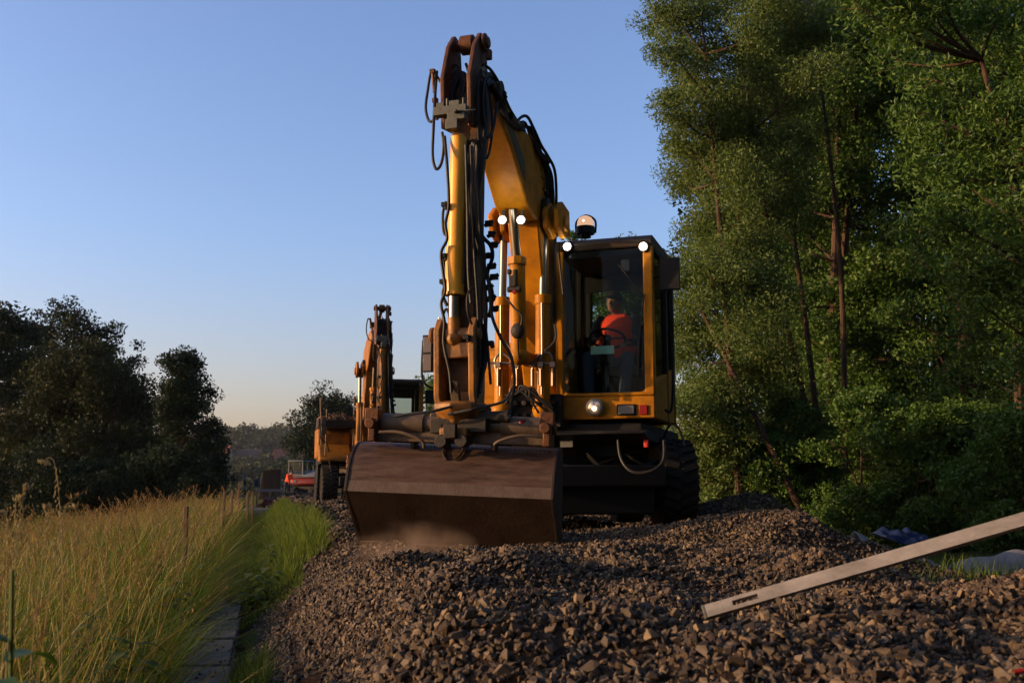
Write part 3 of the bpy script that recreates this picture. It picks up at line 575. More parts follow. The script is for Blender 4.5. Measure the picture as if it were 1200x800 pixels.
for (px, py, D, h, lab) in ((220, 593, 11.0, 0.75, 'nearest wooden stake, square topped, in the golden grass'), (272, 574, 21, 0.5, 'slim wooden stake left of the striped post'), (262, 577, 17.5, 0.4, 'short wooden stake in the grass before the striped post'), (280, 566, 27, 0.8, 'tallest far wooden stake beside the striped post'), (297, 575, 24, 0.55, 'wooden stake directly below the lettered sign'), (291, 577, 22, 0.5, 'thin wooden stake left of the concrete block')):
    t = P(px, py, D); MB().beam((0, 0, 0), (random.uniform(-.02, .02), 0, h + .2), 0.05 if D < 15 else 0.038, 0.04).build('stake', M['wood'], None, 0.004)
    o = bpy.context.scene.objects[-1] if False else [q for q in bpy.data.objects if q.name.startswith('stake')][-1]
    o.location = (t.x, t.y, t.z - h - .2); o.name = 'wooden_stake'; tag(o, lab, 'stake', 'wooden survey stakes')

# ------------------------------------------------------------ people
def person(root, J, head_dir=(0, -1, 0), voxel=0.011, clothes='driver'):
    """J: joints in local space. One continuous body, clothes as children"""
    V = {k: Vector(v) for k, v in J.items()}; b = MB()
    def limb(m, a, c, r0, r1, n=12): m.cone(V[a], V[c], r0, r1, n).ball(V[a], r0, 12).ball(V[c], r1, 12)
    hd = Vector(head_dir).normalized(); up = Vector((0, 0, 1)); sx = hd.cross(up).normalized()
    h = V['head']
    b.ball(h, 0.105, 20, (0.80, 0.95, 1.12)); b.ball(h + hd * 0.035 - up * 0.06, 0.07, 16, (0.85, 0.9, 0.9))
    b.ball(h + hd * 0.108 - up * 0.012, 0.017, 10, (0.8, 1.1, 1.5)); b.ball(h + hd * 0.092 - up * 0.055, 0.02, 10, (1.3, .7, .5))
    for s in (-1, 1):
        b.ball(h + sx * s * 0.085 - up * 0.01, 0.024, 8, (0.5, 0.8, 1.3)); b.ball(h + hd * 0.085 + sx * s * 0.033 + up * 0.022, 0.019, 8, (1.2, .6, .6))
    b.cone(V['neck'], h - up * 0.05, 0.062, 0.055, 14)
    b.cone(V['pelvis'], V['chest'], 0.13, 0.15, 16).ball(V['pelvis'], 0.14).ball(V['chest'], 0.155, 14, (1.05, .8, 1)).cone(V['chest'], V['neck'], 0.14, 0.06, 14)
    for s in 'lr':
        limb(b, 'sh' + s, 'el' + s, 0.055, 0.042); limb(b, 'el' + s, 'wr' + s, 0.042, 0.028); b.cone(V['chest'], V['sh' + s], 0.11, 0.06, 12)
        limb(b, 'hip' + s, 'kn' + s, 0.088, 0.058); limb(b, 'kn' + s, 'an' + s, 0.056, 0.038); limb(b, 'an' + s, 'to' + s, 0.042, 0.034)
        d = (V['wr' + s] - V['el' + s]).normalized(); w = d.cross(up); w = w.normalized() if w.length > .05 else Vector((1, 0, 0)); nrm = w.cross(d)
        pm = V['wr' + s] + d * 0.05; b.beam(V['wr' + s] - d * .01, V['wr' + s] + d * 0.095, 0.03, 0.078, w)
        for i, (o_, l_) in enumerate(((-0.03, .065), (-0.01, .078), (0.011, .072), (0.031, .055))):
            p0 = V['wr' + s] + d * 0.09 + w * o_; p1 = p0 + d * l_ * .55 - nrm * .008; p2 = p1 + d * l_ * .25 - nrm * l_ * .5
            b.tube([p0, p1, p2], (0.0105, 0.008), 7)
        p0 = V['wr' + s] + d * 0.03 - w * 0.035; b.tube([p0, p0 + d * .03 - w * .03 - nrm * .01, p0 + d * .055 - w * .035 - nrm * .03], (0.013, 0.009), 7)
    b.build('body', M['skin'], root, remesh=voxel, smooth_it=2)
    # clothes
    j = MB().cone(V['pelvis'] + up * .02, V['chest'], 0.15, 0.172, 16).ball(V['chest'], 0.172, 14, (1.05, .82, 1)).cone(V['chest'], V['neck'] - up * .02, 0.16, 0.075, 14)
    for s in 'lr': limb(j, 'sh' + s, 'el' + s, 0.071, 0.056); limb(j, 'el' + s, 'wr' + s, 0.056, 0.041); j.cone(V['chest'], V['sh' + s], 0.125, 0.075, 12)
    j.build('jacket', M['navy'] if clothes == 'driver' else M['vest'], root, remesh=0.014, smooth_it=2)
    if clothes == 'driver':
        v = MB().cone(V['pelvis'] + up * .03, V['chest'], 0.18, 0.20, 18).ball(V['chest'], 0.20, 16, (1.3, .84, .95)).ball(V['chest'] - up * .15, 0.20, 16, (1.2, .9, 1))
        for s in 'lr': v.cone(V['chest'] + up * .02, V['sh' + s] * .72 + V['neck'] * .28, 0.13, 0.092, 12)
        v.build('vest', M['vest'], root, remesh=0.014, smooth_it=2)
    t = MB().ball(V['pelvis'], 0.158, 14)
    for s in 'lr': limb(t, 'hip' + s, 'kn' + s, 0.104, 0.074); limb(t, 'kn' + s, 'an' + s, 0.072, 0.058)
    t.build('trousers', M['jeans'] if clothes == 'driver' else M['navy'], root, remesh=0.014, smooth_it=2)
    for s in 'lr': MB().cone(V['an' + s] + up * .06, V['an' + s] - up * .02, 0.056, 0.058).ball(V['an' + s], .058).cone(V['an' + s] - up * .015, V['to' + s] - up * .01, 0.055, 0.045).ball(V['to' + s] - up * .01, .045).build('boot', M['boot'], root, remesh=0.012, smooth_it=1)
    hb = MB().ball(h + up * 0.03 - hd * 0.012, 0.112, 18, (0.84, 0.98, 0.98))
    if clothes == 'driver': hb.box(h + up * .062 + hd * .12, (.13, .12, .012), Matrix((sx, hd, up)).transposed()); hb.build('cap', M['hair'], root, 0.003)
    else: hb.build('hair', M['hair'], root)
    return root

# ------------------------------------------------------------ excavators
def wheel(root, c, yaw, rad=0.49, wid=0.40, dusty=None):
    c = Vector(c); ax = Vector((math.cos(yaw), math.sin(yaw), 0)); hw = wid / 2; mb = MB()
    mb.lathe(c, ax, [(-hw * .75, rad * .55), (-hw, rad * .68), (-hw * .98, rad * .86), (-hw * .8, rad * .95), (0, rad * .97), (hw * .8, rad * .95), (hw * .98, rad * .86), (hw, rad * .68), (hw * .75, rad * .55)], 40)
    f = Vector((-ax.y, ax.x, 0)); up = Vector((0, 0, 1))
    for k in range(26):
        for sgn in (-1, 1):
            a = 2 * math.pi * (k + (0.5 if sgn > 0 else 0)) / 26; rd = f * math.cos(a) + up * math.sin(a); tn = -f * math.sin(a) + up * math.cos(a)
            p0 = c + rd * rad * .965 + ax * sgn * hw * .08 + tn * .03; p1 = c + rd * rad * .945 + ax * sgn * hw * .92 - tn * .03
            mb.beam(p0, p1, 0.055, 0.05, rd)
    w = mb.build('wheel', dusty or M['tyre'], root, 0.004, sharp=30)
    MB().lathe(c, ax, [(-hw * .6, rad * .56), (-hw * .5, rad * .48), (-hw * .2, rad * .3), (hw * .2, rad * .3), (hw * .5, rad * .48), (hw * .6, rad * .56)], 28).cyl(c - ax * hw * .75, c + ax * hw * .75, rad * .16).build('rim', M['yellow_worn'], w)
    return w
def excavator(root, uyaw, first=True):
    Y, D_, T = M['yellow'], M['dark'], M['tube']
    if not first: Y = M['yellow2']
    # --- undercarriage, turned to the line
    rot = Matrix.Rotation(uyaw, 3, 'Z')
    mb = MB().box((0, 0, .62), (0.9, 2.6, .28), rot).box(rot @ Vector((0, -1.55, .55)), (1.5, .5, .22), rot).box(rot @ Vector((0, 1.5, .55)), (1.5, .5, .22), rot)
    mb.box(rot @ Vector((0, -1.45, .34)), (1.3, .5, .34), rot).box(rot @ Vector((0, 0, .42)), (1.2, 2.2, .3), rot); mb.box(rot @ Vector((.02, .3, .74)), (2.36, .5, .5), rot); mb.build('chassis', M['black'], root, .02)  # near-black for shade; boxes added to fill it and close a see-through gap
    for sgn in (-1, 1):
        MB().cyl(rot @ Vector((-.95, 1.2 * sgn, .5)), rot @ Vector((.95, 1.2 * sgn, .5)), .11).ball(rot @ Vector((0, 1.2 * sgn, .5)), .2, 16).build('axle', M['black'], root)  # near-black like the chassis, shade under the machine put into the colour
        for sx in (-1, 1):
            wheel(root, rot @ Vector((sx * .95, 1.2 * sgn, .465)), uyaw, .47, .38)
            f = MB().tube([rot @ Vector((sx * .97, 1.2 * sgn + .62 * math.cos(a), .5 + .6 * math.sin(a))) for a in [R(q) for q in range(20, 170, 25)]], .012, 6); f.build('mudguard_bar', D_, root)
    # steps, hoses and small gear under the cab
    mb = MB()
    for i in range(9):
        a = rot @ Vector((random.uniform(-.8, .9), -1.35, random.uniform(.5, .85))); b = rot @ Vector((random.uniform(-.8, .9), -1.5, random.uniform(.4, .8))); mb.tube([a, (a + b) / 2 + Vector((0, -.1, -random.uniform(.05, .2))), b], .016, 6)
    if first: mb.tube([Q(724, 505, 1.55), Q(727, 535, 1.6), Q(740, 552, 1.65), Q(762, 552, 1.65), Q(777, 540, 1.6), Q(778, 515, 1.55)], .016, 8)
    mb.build('chassis_hose', M['rubber'], root)
    MB().prism([(.9, .88), (1.55, .90), (1.72, .96), (1.55, 1.0), (.9, .98)], -.2, 1.25).build('front_step', M['black'], root, .015)
    MB().cyl((0, 0, .76), (0, 0, .98), .62, 40).build('slewing_ring', D_, root, .01)
    # --- upper body
    MB().box((0, -.1, 1.03), (2.3, 2.3, .12)).prism([(-.3, 1.0), (1.35, 1.0), (1.35, 1.09), (-.3, 1.09)], -.55, .2).build('deck', M['black'], root, .015)
    MB().prism([(-1.35, 1.12), (-.15, 1.12), (-.15, 2.05), (-.35, 2.2), (-1.1, 2.2), (-1.35, 1.95)], -1.15, .92).build('engine_hood', Y, root, .06)
    MB().prism([(-1.75, 1.0), (-1.37, .95), (-1.37, 1.9), (-1.6, 1.85), (-1.8, 1.6)], -1.1, .8).build('counterweight', D_, root, .08)
    MB().prism([(-.42, 1.11), (.75, 1.11), (.75, 1.75), (.55, 1.85), (-.42, 1.85)], -1.22, -.42).build('fuel_tank', Y, root, .05)
    MB().prism([(.78, 1.02), (1.42, 1.02), (1.42, 1.10), (1.1, 1.32), (.78, 1.45)], -1.20, -.45).build('tool_box', Y, root, .03)
    gb = MB()
    for i in range(8): gb.box((-1.156, .35 + .11 * i, 1.7), (.02, .07, .45))
    gb.build('hood_grille', M['black'], root)
    # boom foot brackets and valve bank
    for x in (-.30, .30): MB().prism([(.2, 1.1), (1.25, 1.1), (1.2, 1.35), (.9, 1.85), (.6, 1.95), (.3, 1.6)], x - .03, x + .03).build('boom_bracket', Y, root, .01)
    vb = MB().box((0.02, -1.32, 1.22), (.62, .2, .34))
    for i in range(6): vb.cyl((-.24 + .1 * i, -1.43, 1.3), (-.24 + .1 * i, -1.5, 1.3), .03, 10).box((-.24 + .1 * i, -1.45, 1.15), (.05, .07, .09))
    vb.build('valve_bank', D_, root, .008)
    pb = MB()
    if first:
        for pts in (((650, 380, 1.6), (650, 400, 1.6), (627, 422, 1.6), (624, 440, 1.6)), ((632, 450, 1.6), (634, 420, 1.6), (641, 413, 1.6), (647, 420, 1.6), (648, 445, 1.6)), ((583, 440, 1.6), (580, 422, 1.6), (588, 414, 1.6), (600, 422, 1.6)), ((586, 396, 1.6), (606, 418, 1.6), (606, 445, 1.6)), ((575, 425, 1.62), (610, 426, 1.62), (650, 426, 1.62))): pb.tube([Q(*p) for p in pts], .013, 8)
        for x in (584, 606, 624, 634, 648): pb.box(Q(x, 427, 1.63), (.055, .06, .05)).cyl(Q(x, 432, 1.63), Q(x, 452, 1.63), .02, 10)
        pb.build('steel_pipe', M['steel'], root)
    # --- lower boom
    mb = MB().prism([(.45, 1.45), (.75, 1.28), (1.1, 1.5), (1.42, 2.35), (1.62, 3.05), (1.72, 3.38), (1.35, 3.62), (1.02, 3.5), (.95, 3.0), (.78, 2.3), (.5, 1.75)], -.17, .17)
    mb.build('lower_boom', Y, root, .02)
    mb = MB().cyl((-.42, -1.42, 3.18), (.42, -1.42, 3.18), .085)
    for x in (-.36, -.235, .235, .36): mb.prism([(1.2, 3.1), (1.42, 3.02), (1.62, 3.1), (1.66, 3.28), (1.5, 3.4), (1.22, 3.36)], x - .03, x + .03)
    mb.build('boom_pin_lug', Y, root, .012)
    # lift cylinders
    for x in (-.25, .195):
        x = x - .035; a, b, c = Vector((x, -1.50, 1.22)), Vector((x, -1.47, 2.42)), Vector((x, -1.42, 3.16))
        cy = MB().cyl(a, b, .076, 24).cyl(b - Vector((0, 0, .1)), b, .088, 24).ball(a, .11, 12).build('lift_cylinder', Y, root, .006)
        MB().cyl(b, c, .04, 20).build('rod', M['chrome'], cy)
        MB().tube([a + Vector((.02, -.1, .15)), a + Vector((.03, -.11, .6)), b + Vector((.02, -.11, -.1))], .012, 8).build('pipe', M['steel'], cy)
    a, b, c = Vector((.0, -1.80, 1.75)), Vector((.0, -1.86, 2.75)), Vector((-.0, -2.0, 3.22))
    cy = MB().cyl(a, b, .082, 24).cyl(b - Vector((0, 0, .08)), b, .10, 8).ball(a, .1).box(a + Vector((0, .25, 0)), (.12, .5, .12)).build('adjusting_cylinder', Y, root, .006)
    MB().cyl(b, c, .045, 20).build('rod', M['chrome'], cy)
    vbx = MB().box((0.0, -1.98, 2.48), (.075, .07, .12)).cyl((.02, -1.98, 2.50), (.02, -1.98, 2.60), .028, 12).box((-.04, -1.98, 2.58), (.04, .05, .05)).cyl((-.06, -1.98, 2.40), (.08, -1.98, 2.40), .03).ball((.04, -1.96, 1.98), .075, 12, (1, .7, 1.1)).build('safety_valve', D_, cy, .008)
    MB().cyl((0.03, -2.03, 2.36), (0.03, -2.06, 2.36), .02, 12).build('valve_cap', M['redcap'], vbx)
    # --- upper boom
    up = [(1.0, 3.42), (1.25, 3.22), (1.75, 3.16), (2.05, 3.24), (2.55, 3.66), (2.95, 3.86), (3.15, 3.95), (3.12, 4.03), (2.75, 4.06), (2.1, 4.0), (1.45, 3.86), (1.03, 3.68)]
    ub = MB().prism(up, -.175, .175).build('upper_boom', Y, root, .02)
    pl = MB().prism([(2.15, 3.45), (2.80, 3.90), (2.80, 4.00), (2.15, 3.66)], .177, .180); pl.build('decal', M['sticker'], ub)
    MB().cyl((-.24, -1.5, 3.36), (.24, -1.5, 3.36), .09).cyl((-.24, -3.05, 4.06), (.24, -3.05, 4.06), .075).build('pin', D_, ub)
    # work lamps under the boom
    for x in (-.075, .075) if first else ():
        q = Q(600 + x * 145, 258, 2.12); l_ = MB().lathe(q, (0, -1, -.08), [(-.05, .02), (-.03, .045), (0.01, .052), (.012, .044)], 20).box(q + Vector((0, .04, .06)), (.03, .03, .1)).build('work_lamp', M['black'], root)
        MB().lathe(q, (0, -1, -.08), [(.013, .042), (.016, .036)], 20).build('reflector', M['ledrim'], l_); MB().ball(q + Vector((0, -.02, 0)), .026, 14, (1, .5, 1)).build('lens', M['led'], l_); lamp_light(root, q + Vector((0, -.12, .02)), 1.1)
    # stick cylinder on top of the boom and the stick itself
    sc = MB().cyl((0, -1.35, 3.92), (0, -2.35, 4.18), .065, 20).ball((0, -1.35, 3.92), .08).build('stick_cylinder', M['rusty'], root)
    MB().cyl((0, -2.35, 4.18), (0, -3.25, 4.40), .04, 16).build('rod', M['chrome'], sc)
    st = [(3.05, 3.98), (3.2, 3.8), (3.38, 3.2), (3.42, 2.0), (3.40, 1.25), (3.52, 1.12), (3.62, 1.25), (3.64, 2.0), (3.62, 3.2), (3.50, 3.95), (3.45, 4.1), (3.2, 4.22), (3.05, 4.15)]
    MB().prism(st, -.12, .13).build('stick', M['stick'], root, .015)
    for x, nm in ((-.135, 'l'), (.115, 'r')):
        MB().prism([(3.10, 3.62), (3.56, 3.55), (3.60, 4.0), (3.47, 4.34), (3.33, 4.50), (3.22, 4.49), (3.18, 4.36), (3.14, 4.1)], x - .022, x + .022).build('stick_ear', M['rusty'], root, .01)
    MB().cyl((-.19, -3.30, 4.41), (.20, -3.30, 4.41), .05).cyl((-.065, -3.30, 4.41), (.055, -3.30, 4.41), .088, 24).cyl((.15, -3.30, 4.41), (.175, -3.30, 4.41), .085, 24).box((.19, -3.28, 4.30), (.05, .05, .09)).build('stick_pin', M['rusty'], root, .006)
    MB().box((-.02, -3.66, 3.66), (.30, .09, .075)).box((.04, -3.67, 3.60), (.16, .08, .07)).box((.0, -3.68, 3.53), (.11, .07, .09)).box((-.11, -3.67, 3.71), (.07, .06, .05)).box((.02, -3.67, 3.715), (.09, .06, .05)).cyl((.05, -3.72, 3.63), (.22, -3.7, 3.63), .008, 8).cyl((.045, -3.70, 3.63), (.045, -3.75, 3.63), .018, 10).cyl((.10, -3.68, 3.70), (.10, -3.68, 3.76), .012, 8).cyl((-.05, -3.68, 3.70), (-.05, -3.68, 3.77), .012, 8).build('hydraulic_block', M['grey'], root, .006)
    # bucket cylinder in front of the stick
    a, b, c = Vector((-.045, -3.74, 3.46)), Vector((-.05, -3.80, 2.05)), Vector((-.05, -3.80, 1.80))
    cy = MB().cyl(a, b, .072, 28).cyl(b + Vector((0, 0, .42)), b, .08, 28).cyl(b + Vector((0, 0, .03)), b, .088, 28).build('bucket_cylinder', M['yellow2'] if not first else M['yellow_sunlit'], root, .005)
    MB().cyl(b, c if first else Vector((-.05, -3.8, 1.25)), .05, 24).build('rod', M['chrome'] if first else M['rod_blue'], cy)
    MB().cyl(c + Vector((0, 0, .06)), c - Vector((0, 0, .12)), .055, 20).ball(c - Vector((0, 0, .12)), .07).build('rod_eye', M['yellow_worn'], cy)
    MB().tube([a + Vector((.085, -.01, -.1)), a + Vector((.09, -.02, -.6)), b + Vector((.09, -.03, .1))], .012, 8).build('pipe', D_, cy)
    # rocker linkage
    mb = MB()
    for x in (-.18, .13): mb.prism([(3.62, 1.82), (3.80, 1.86), (3.88, 1.75), (3.86, 1.2), (3.78, 1.02), (3.62, 1.02), (3.6, 1.3)], x - .03, x + .03)
    mb.box((-.025, -3.80, 1.58), (.26, .06, .13)).box((-.025, -3.78, 1.10), (.26, .06, .12)).cyl((-.25, -3.78, 1.72), (.18, -3.78, 1.72), .055).cyl((-.27, -3.78, 1.72), (-.23, -3.78, 1.72), .07)
    mb.box((-.025, -3.70, 1.30), (.2, .03, .34))
    mb.build('rocker_link', M['yellow_worn'], root, .012)
    MB().cyl((-.24, -3.6, 1.05), (.2, -3.6, 1.05), .07).cyl((-.28, -3.72, 1.0), (.42, -3.72, 1.02), .055).box((.0, -3.68, .95), (.5, .3, .12)).cyl((-.28, -3.65, 1.03), (-.22, -3.65, 1.03), .1).build('coupler', D_, root, .01)
    MB().prism([(3.80, .80), (3.9, 1.08), (3.86, 1.10), (3.76, .82)], -.055, .02).build('latch', T, root, .006)
    # swivel (funnel shaped) and bucket beam
    MB().lathe((-.03, -3.70, .66), (0, 0, 1), [(0, .10), (.04, .13), (.12, .15), (.20, .235), (.25, .24), (.27, .20)], 8).box((-.03, -3.74, .66), (.24, .26, .1)).build('swivel', M['yellow_worn'], root, .01)
    MB().box((-.03, -3.92, .68), (.11, .05, .12)).cyl((-.12, -3.92, .60), (-.12, -3.8, .60), .055).cyl((.06, -3.92, .60), (.06, -3.8, .60), .055).build('swivel_lock', D_, root, .008)
    bx = 0.0; hw_ = .70
    bm_ = MB().cyl((bx - hw_, -3.72, .64), (bx - .33, -3.72, .64), .085, 24).cyl((bx + .33, -3.72, .64), (bx + hw_, -3.72, .64), .085, 24).cyl((bx - .46, -3.72, .64), (bx + .46, -3.72, .64), .07, 24)
    bm_.box((bx, -3.70, .54), (1.5, .12, .1)); bm_.build('tilt_beam', T, root, .006)
    for x in (bx - .76, bx + .73):
        MB().prism([(3.60, .48), (3.85, .48), (3.86, .66), (3.80, .76), (3.64, .76)], x - .03, x + .03).cyl((x - .05, -3.72, .63), (x + .06, -3.72, .63), .05).cyl((x - .01, -3.86, .63), (x - .01, -3.89, .63), .045, 14).box((x, -3.86, .70), (.12, .02, .12)).build('beam_lug', M['rusty'], root, .008)
    for sgn in (-1, 1):
        MB().tube([(bx + .70 * sgn, -3.83, .56), (bx + .5 * sgn, -3.86, .56), (bx + .32 * sgn, -3.86, .50), (bx + .3 * sgn, -3.84, .44)], .014, 8).build('tilt_hose', T, root)
    # --- bucket: curved back sheet, wear strip, lower sheet, blade, side plates
    def shell(prof, x0, x1, th=.016):
        m = MB(); n = len(prof); inn = []
        for i, (s, z) in enumerate(prof):
            a = prof[max(i - 1, 0)]; b2 = prof[min(i + 1, n - 1)]; d = Vector((b2[0] - a[0], b2[1] - a[1])).normalized(); inn.append((s + d.y * th, z - d.x * th))
        return m.prism(prof + inn[::-1], x0, x1)
    bx = -.085; hw2 = .865 if first else .42; w0, w1 = bx - hw2, bx + hw2
    s0 = 3.35; outer = [(s0 + .10, .485), (s0 + .24, .47), (s0 + .34, .42), (s0 + .41, .34), (s0 + .455, .24), (s0 + .475, .15)]
    bk = shell(outer, w0, w1).build('bucket', M['bucket'], root, label='brown scuffed grading bucket')
    shell([(s0 + .477, .15), (s0 + .50, .06)], w0, w1, .022).build('wear_strip', M['bladest'], bk)
    shell([(s0 + .498, .055), (s0 + .26, -.18), (s0 + .06, -.38)], w0 + .004, w1 - .004).build('lower_sheet', M['bucket_shade'], bk)
    shell([(s0 + .07, -.375), (s0 - .04, -.49)], w0 - .01, w1 + .01, .03).build('cutting_edge', M['bladest'], bk, .003)
    side = [(s0 + .10, .49), (s0 + .24, .475), (s0 + .345, .425), (s0 + .42, .34), (s0 + .465, .24), (s0 + .505, .06), (s0 + .06, -.385), (s0 - .04, -.49), (s0 - .08, -.46), (s0 + .0, .15), (s0 + .04, .44)]
    side = [(a, b2) for a, b2 in side]
    for x in (w0 - .012, w1 + .012): MB().prism(side, x - .012, x + .012).build('side_plate', M['bucket_shade'], bk, .003)
    MB().box((bx, -(s0 + .06), .42), (2 * hw2 - .04, .06, .08)).build('stiffener', D_, bk)
    wb = MB()
    for k in range(46):
        xa = w0 + .03 + k * (w1 - w0 - .06) / 46; wb.tube([(xa, -(s0 + .295), .452), (xa + .022, -(s0 + .300), .449)], .0045, 5, False)
    wb.build('weld_seam', M['bucket'], bk)
    nb = MB()
    for sgn in (-1, 1): nb.tube([(bx + .05 * sgn, -(s0 + .25), .47), (bx + .085 * sgn, -(s0 + .34), .435), (bx + .07 * sgn, -(s0 + .39), .385), (bx + .035 * sgn, -(s0 + .42), .35)], .010, 6)
    nb.build('lifting_eye', D_, bk)
    for sgn in (-.35, .35): MB().box((bx + sgn, -3.66, .50), (.04, .12, .12)).build('bucket_bracket', D_, root, .005)

    for o_ in list(root.children):
        nm = o_.name.split('.')[0]
        dz = .32 if nm in ('bucket', 'tilt_beam', 'beam_lug', 'tilt_hose', 'bucket_bracket') else (.22 if nm in ('swivel', 'swivel_lock', 'latch') else 0)
        if dz or nm in ('bucket_cylinder', 'rocker_link', 'coupler'): 
            t_ = Matrix.Translation((.05, .20, dz))
            if dz == .32: t_ = Matrix.Translation((-.01, -3.5, .9)) @ Matrix.Rotation(R(7), 4, 'Z') @ Matrix.Rotation(R(2.2), 4, 'Y') @ Matrix.Translation((.01, 3.5, -.9)) @ t_
            for q_ in [o_] + list(o_.children): q_.data.transform(t_)
        elif nm == 'stick': o_.data.transform(Matrix.Translation((.03, .10, 0)))
    # --- hoses
    hs = []
    def H(r, *pts): hs.append((r, [Q(*p) for p in pts]))
    H(.013, (516, 96, 3.4), (506, 84, 3.4), (501, 108, 3.4), (499, 128, 3.45), (503, 142, 3.5), (509, 138, 3.55), (510, 112, 3.5), (508, 95, 3.45))
    H(.014, (512, 84, 3.4), (510, 110, 3.5), (508, 150, 3.6), (507, 183, 3.6), (511, 198, 3.6), (517, 192, 3.6), (520, 172, 3.6), (518, 155, 3.6))
    H(.014, (521, 160, 3.6), (524, 195, 3.7), (526, 240, 3.7), (522, 262, 3.7), (524, 280, 3.7), (517, 296, 3.7), (519, 318, 3.7), (522, 340, 3.7), (517, 356, 3.7), (521, 378, 3.7), (520, 402, 3.7), (527, 436, 3.7), (529, 460, 3.7))
    H(.013, (523, 236, 3.6), (519, 250, 3.6), (520, 272, 3.6), (526, 276, 3.6))
    H(.016, (519, 300, 3.6), (523, 325, 3.6), (519, 345, 3.6), (524, 358, 3.6))
    H(.012, (565, 80, 3.45), (561, 92, 3.5), (560, 140, 3.5), (563, 178, 3.45), (570, 186, 3.4), (575, 170, 3.3), (577, 140, 3.3), (574, 110, 3.3))
    H(.013, (568, 85, 3.4), (566, 120, 3.45), (570, 160, 3.4), (578, 150, 3.3), (583, 120, 3.2))
    H(.015, (572, 95, 3.2), (578, 90, 3.1), (584, 105, 3.1), (590, 120, 3.0), (596, 140, 2.8))
    H(.014, (566, 76, 3.3), (575, 82, 3.2), (586, 100, 3.05), (596, 125, 2.9), (606, 142, 2.7))
    H(.016, (603, 148, 2.2), (610, 138, 2.1), (618, 137, 2.0), (626, 152, 1.9), (634, 170, 1.8), (642, 183, 1.6), (650, 200, 1.4), (652, 230, 1.3), (651, 270, 1.3), (650, 330, 1.35), (650, 400, 1.35))
    H(.015, (600, 150, 2.2), (609, 144, 2.1), (616, 145, 2.0), (622, 162, 1.9), (630, 178, 1.8), (640, 190, 1.6), (647, 208, 1.4), (648, 240, 1.3), (647, 280, 1.3))
    H(.015, (612, 142, 2.0), (622, 156, 1.9), (628, 172, 1.8), (634, 186, 1.6), (640, 205, 1.5), (642, 240, 1.4))
    H(.013, (625, 180, 1.7), (632, 195, 1.6), (634, 215, 1.5), (642, 232, 1.4))
    H(.018, (552, 188, 3.5), (554, 230, 3.5), (556, 262, 3.5), (566, 278, 3.45), (575, 288, 3.4), (577, 302, 3.4), (571, 322, 3.4), (577, 345, 3.4), (573, 372, 3.4))
    H(.015, (549, 180, 3.6), (550, 225, 3.6), (553, 270, 3.55), (562, 296, 3.5), (570, 318, 3.5), (574, 345, 3.5), (577, 372, 3.5), (588, 398, 3.5), (599, 418, 3.5), (603, 448, 3.5), (598, 478, 3.5), (596, 492, 3.6))
    H(.012, (552, 170, 3.6), (553, 230, 3.6), (556, 300, 3.6), (560, 360, 3.6), (562, 430, 3.6))
    H(.014, (546, 170, 3.65), (548, 250, 3.65), (549, 320, 3.65), (552, 355, 3.65))
    H(.012, (558, 180, 3.5), (560, 240, 3.5), (568, 300, 3.5), (566, 350, 3.5), (571, 400, 3.5), (575, 450, 3.5))
    H(.013, (529, 128, 3.5), (524, 100, 3.45), (531, 78, 3.4), (538, 80, 3.4), (541, 95, 3.4), (536, 130, 3.5))
    H(.013, (535, 135, 3.5), (545, 100, 3.45), (549, 86, 3.4), (546, 75, 3.35))
    H(.012, (528, 372, 3.6), (523, 362, 3.6), (519, 372, 3.6), (520, 390, 3.6)); H(.010, (555, 336, 3.7), (548, 345, 3.75), (548, 365, 3.75), (553, 380, 3.7))
    H(.011, (590, 345, 2.0), (602, 360, 2.0), (612, 372, 2.0), (607, 395, 1.95), (608, 420, 1.9)); H(.010, (600, 340, 1.9), (597, 320, 1.9), (604, 315, 1.9), (606, 335, 1.95))
    H(.012, (526, 485, 3.7), (560, 478, 3.8), (590, 470, 3.2), (600, 455, 2.4)); H(.012, (463, 488, 3.8), (480, 485, 3.8), (505, 482, 3.8), (530, 476, 3.75))
    H(.011, (660, 345, 1.5), (655, 300, 1.5), (655, 285, 1.6)) if first else None
    rs = random.Random(5)
    for i in range(9):
        j = lambda q: q + rs.uniform(-3.5, 3.5)
        H(.014, (j(530), j(132), 3.5), (j(528), j(108), 3.45), (j(536), j(88), 3.4), (j(545), j(92), 3.4), (j(546), j(128), 3.5))
    for i in range(8):
        j = lambda q: q + rs.uniform(-5, 5)
        H(.015, (j(566), j(100), 3.35), (j(573), j(92), 3.25), (j(582), j(108), 3.1), (j(590), j(125), 2.95), (j(600), j(143), 2.6), (j(610), j(150), 2.3))
    for i in range(6):
        j = lambda q: q + rs.uniform(-4, 4)
        H(.016, (j(566), j(100), 3.4), (j(568), j(135), 3.4), (j(566), j(170), 3.45), (j(560), j(200), 3.5), (j(556), j(250), 3.5), (j(560), j(300), 3.5))
    for i in range(5):
        j = lambda q: q + rs.uniform(-4, 4)
        H(.015, (j(556), j(170), 3.62), (j(557), j(240), 3.6), (j(563), j(300), 3.55), (j(568), j(360), 3.5), (j(566), j(420), 3.5), (j(560), j(462), 3.6))
    for i in range(5):
        j = lambda q: q + rs.uniform(-3, 3)
        H(.013, (j(620), j(150), 2.0), (j(630), j(172), 1.8), (j(640), j(190), 1.6), (j(645), j(215), 1.4), (j(646), j(250), 1.35))
    for i in range(7):
        j = lambda q: q + rs.uniform(-9, 9)
        H(.012, (j(600), j(470), 1.7), (j(612), j(455), 1.75), (j(625), j(462), 1.75), (j(640), j(480), 1.7))
    for i in range(4): H(.011, (531 + i * 6, 130, 3.45), (530 + i * 7, 112, 3.4), (535 + i * 4, 92 + 4 * i, 3.35), (540 + i * 3, 130, 3.3))
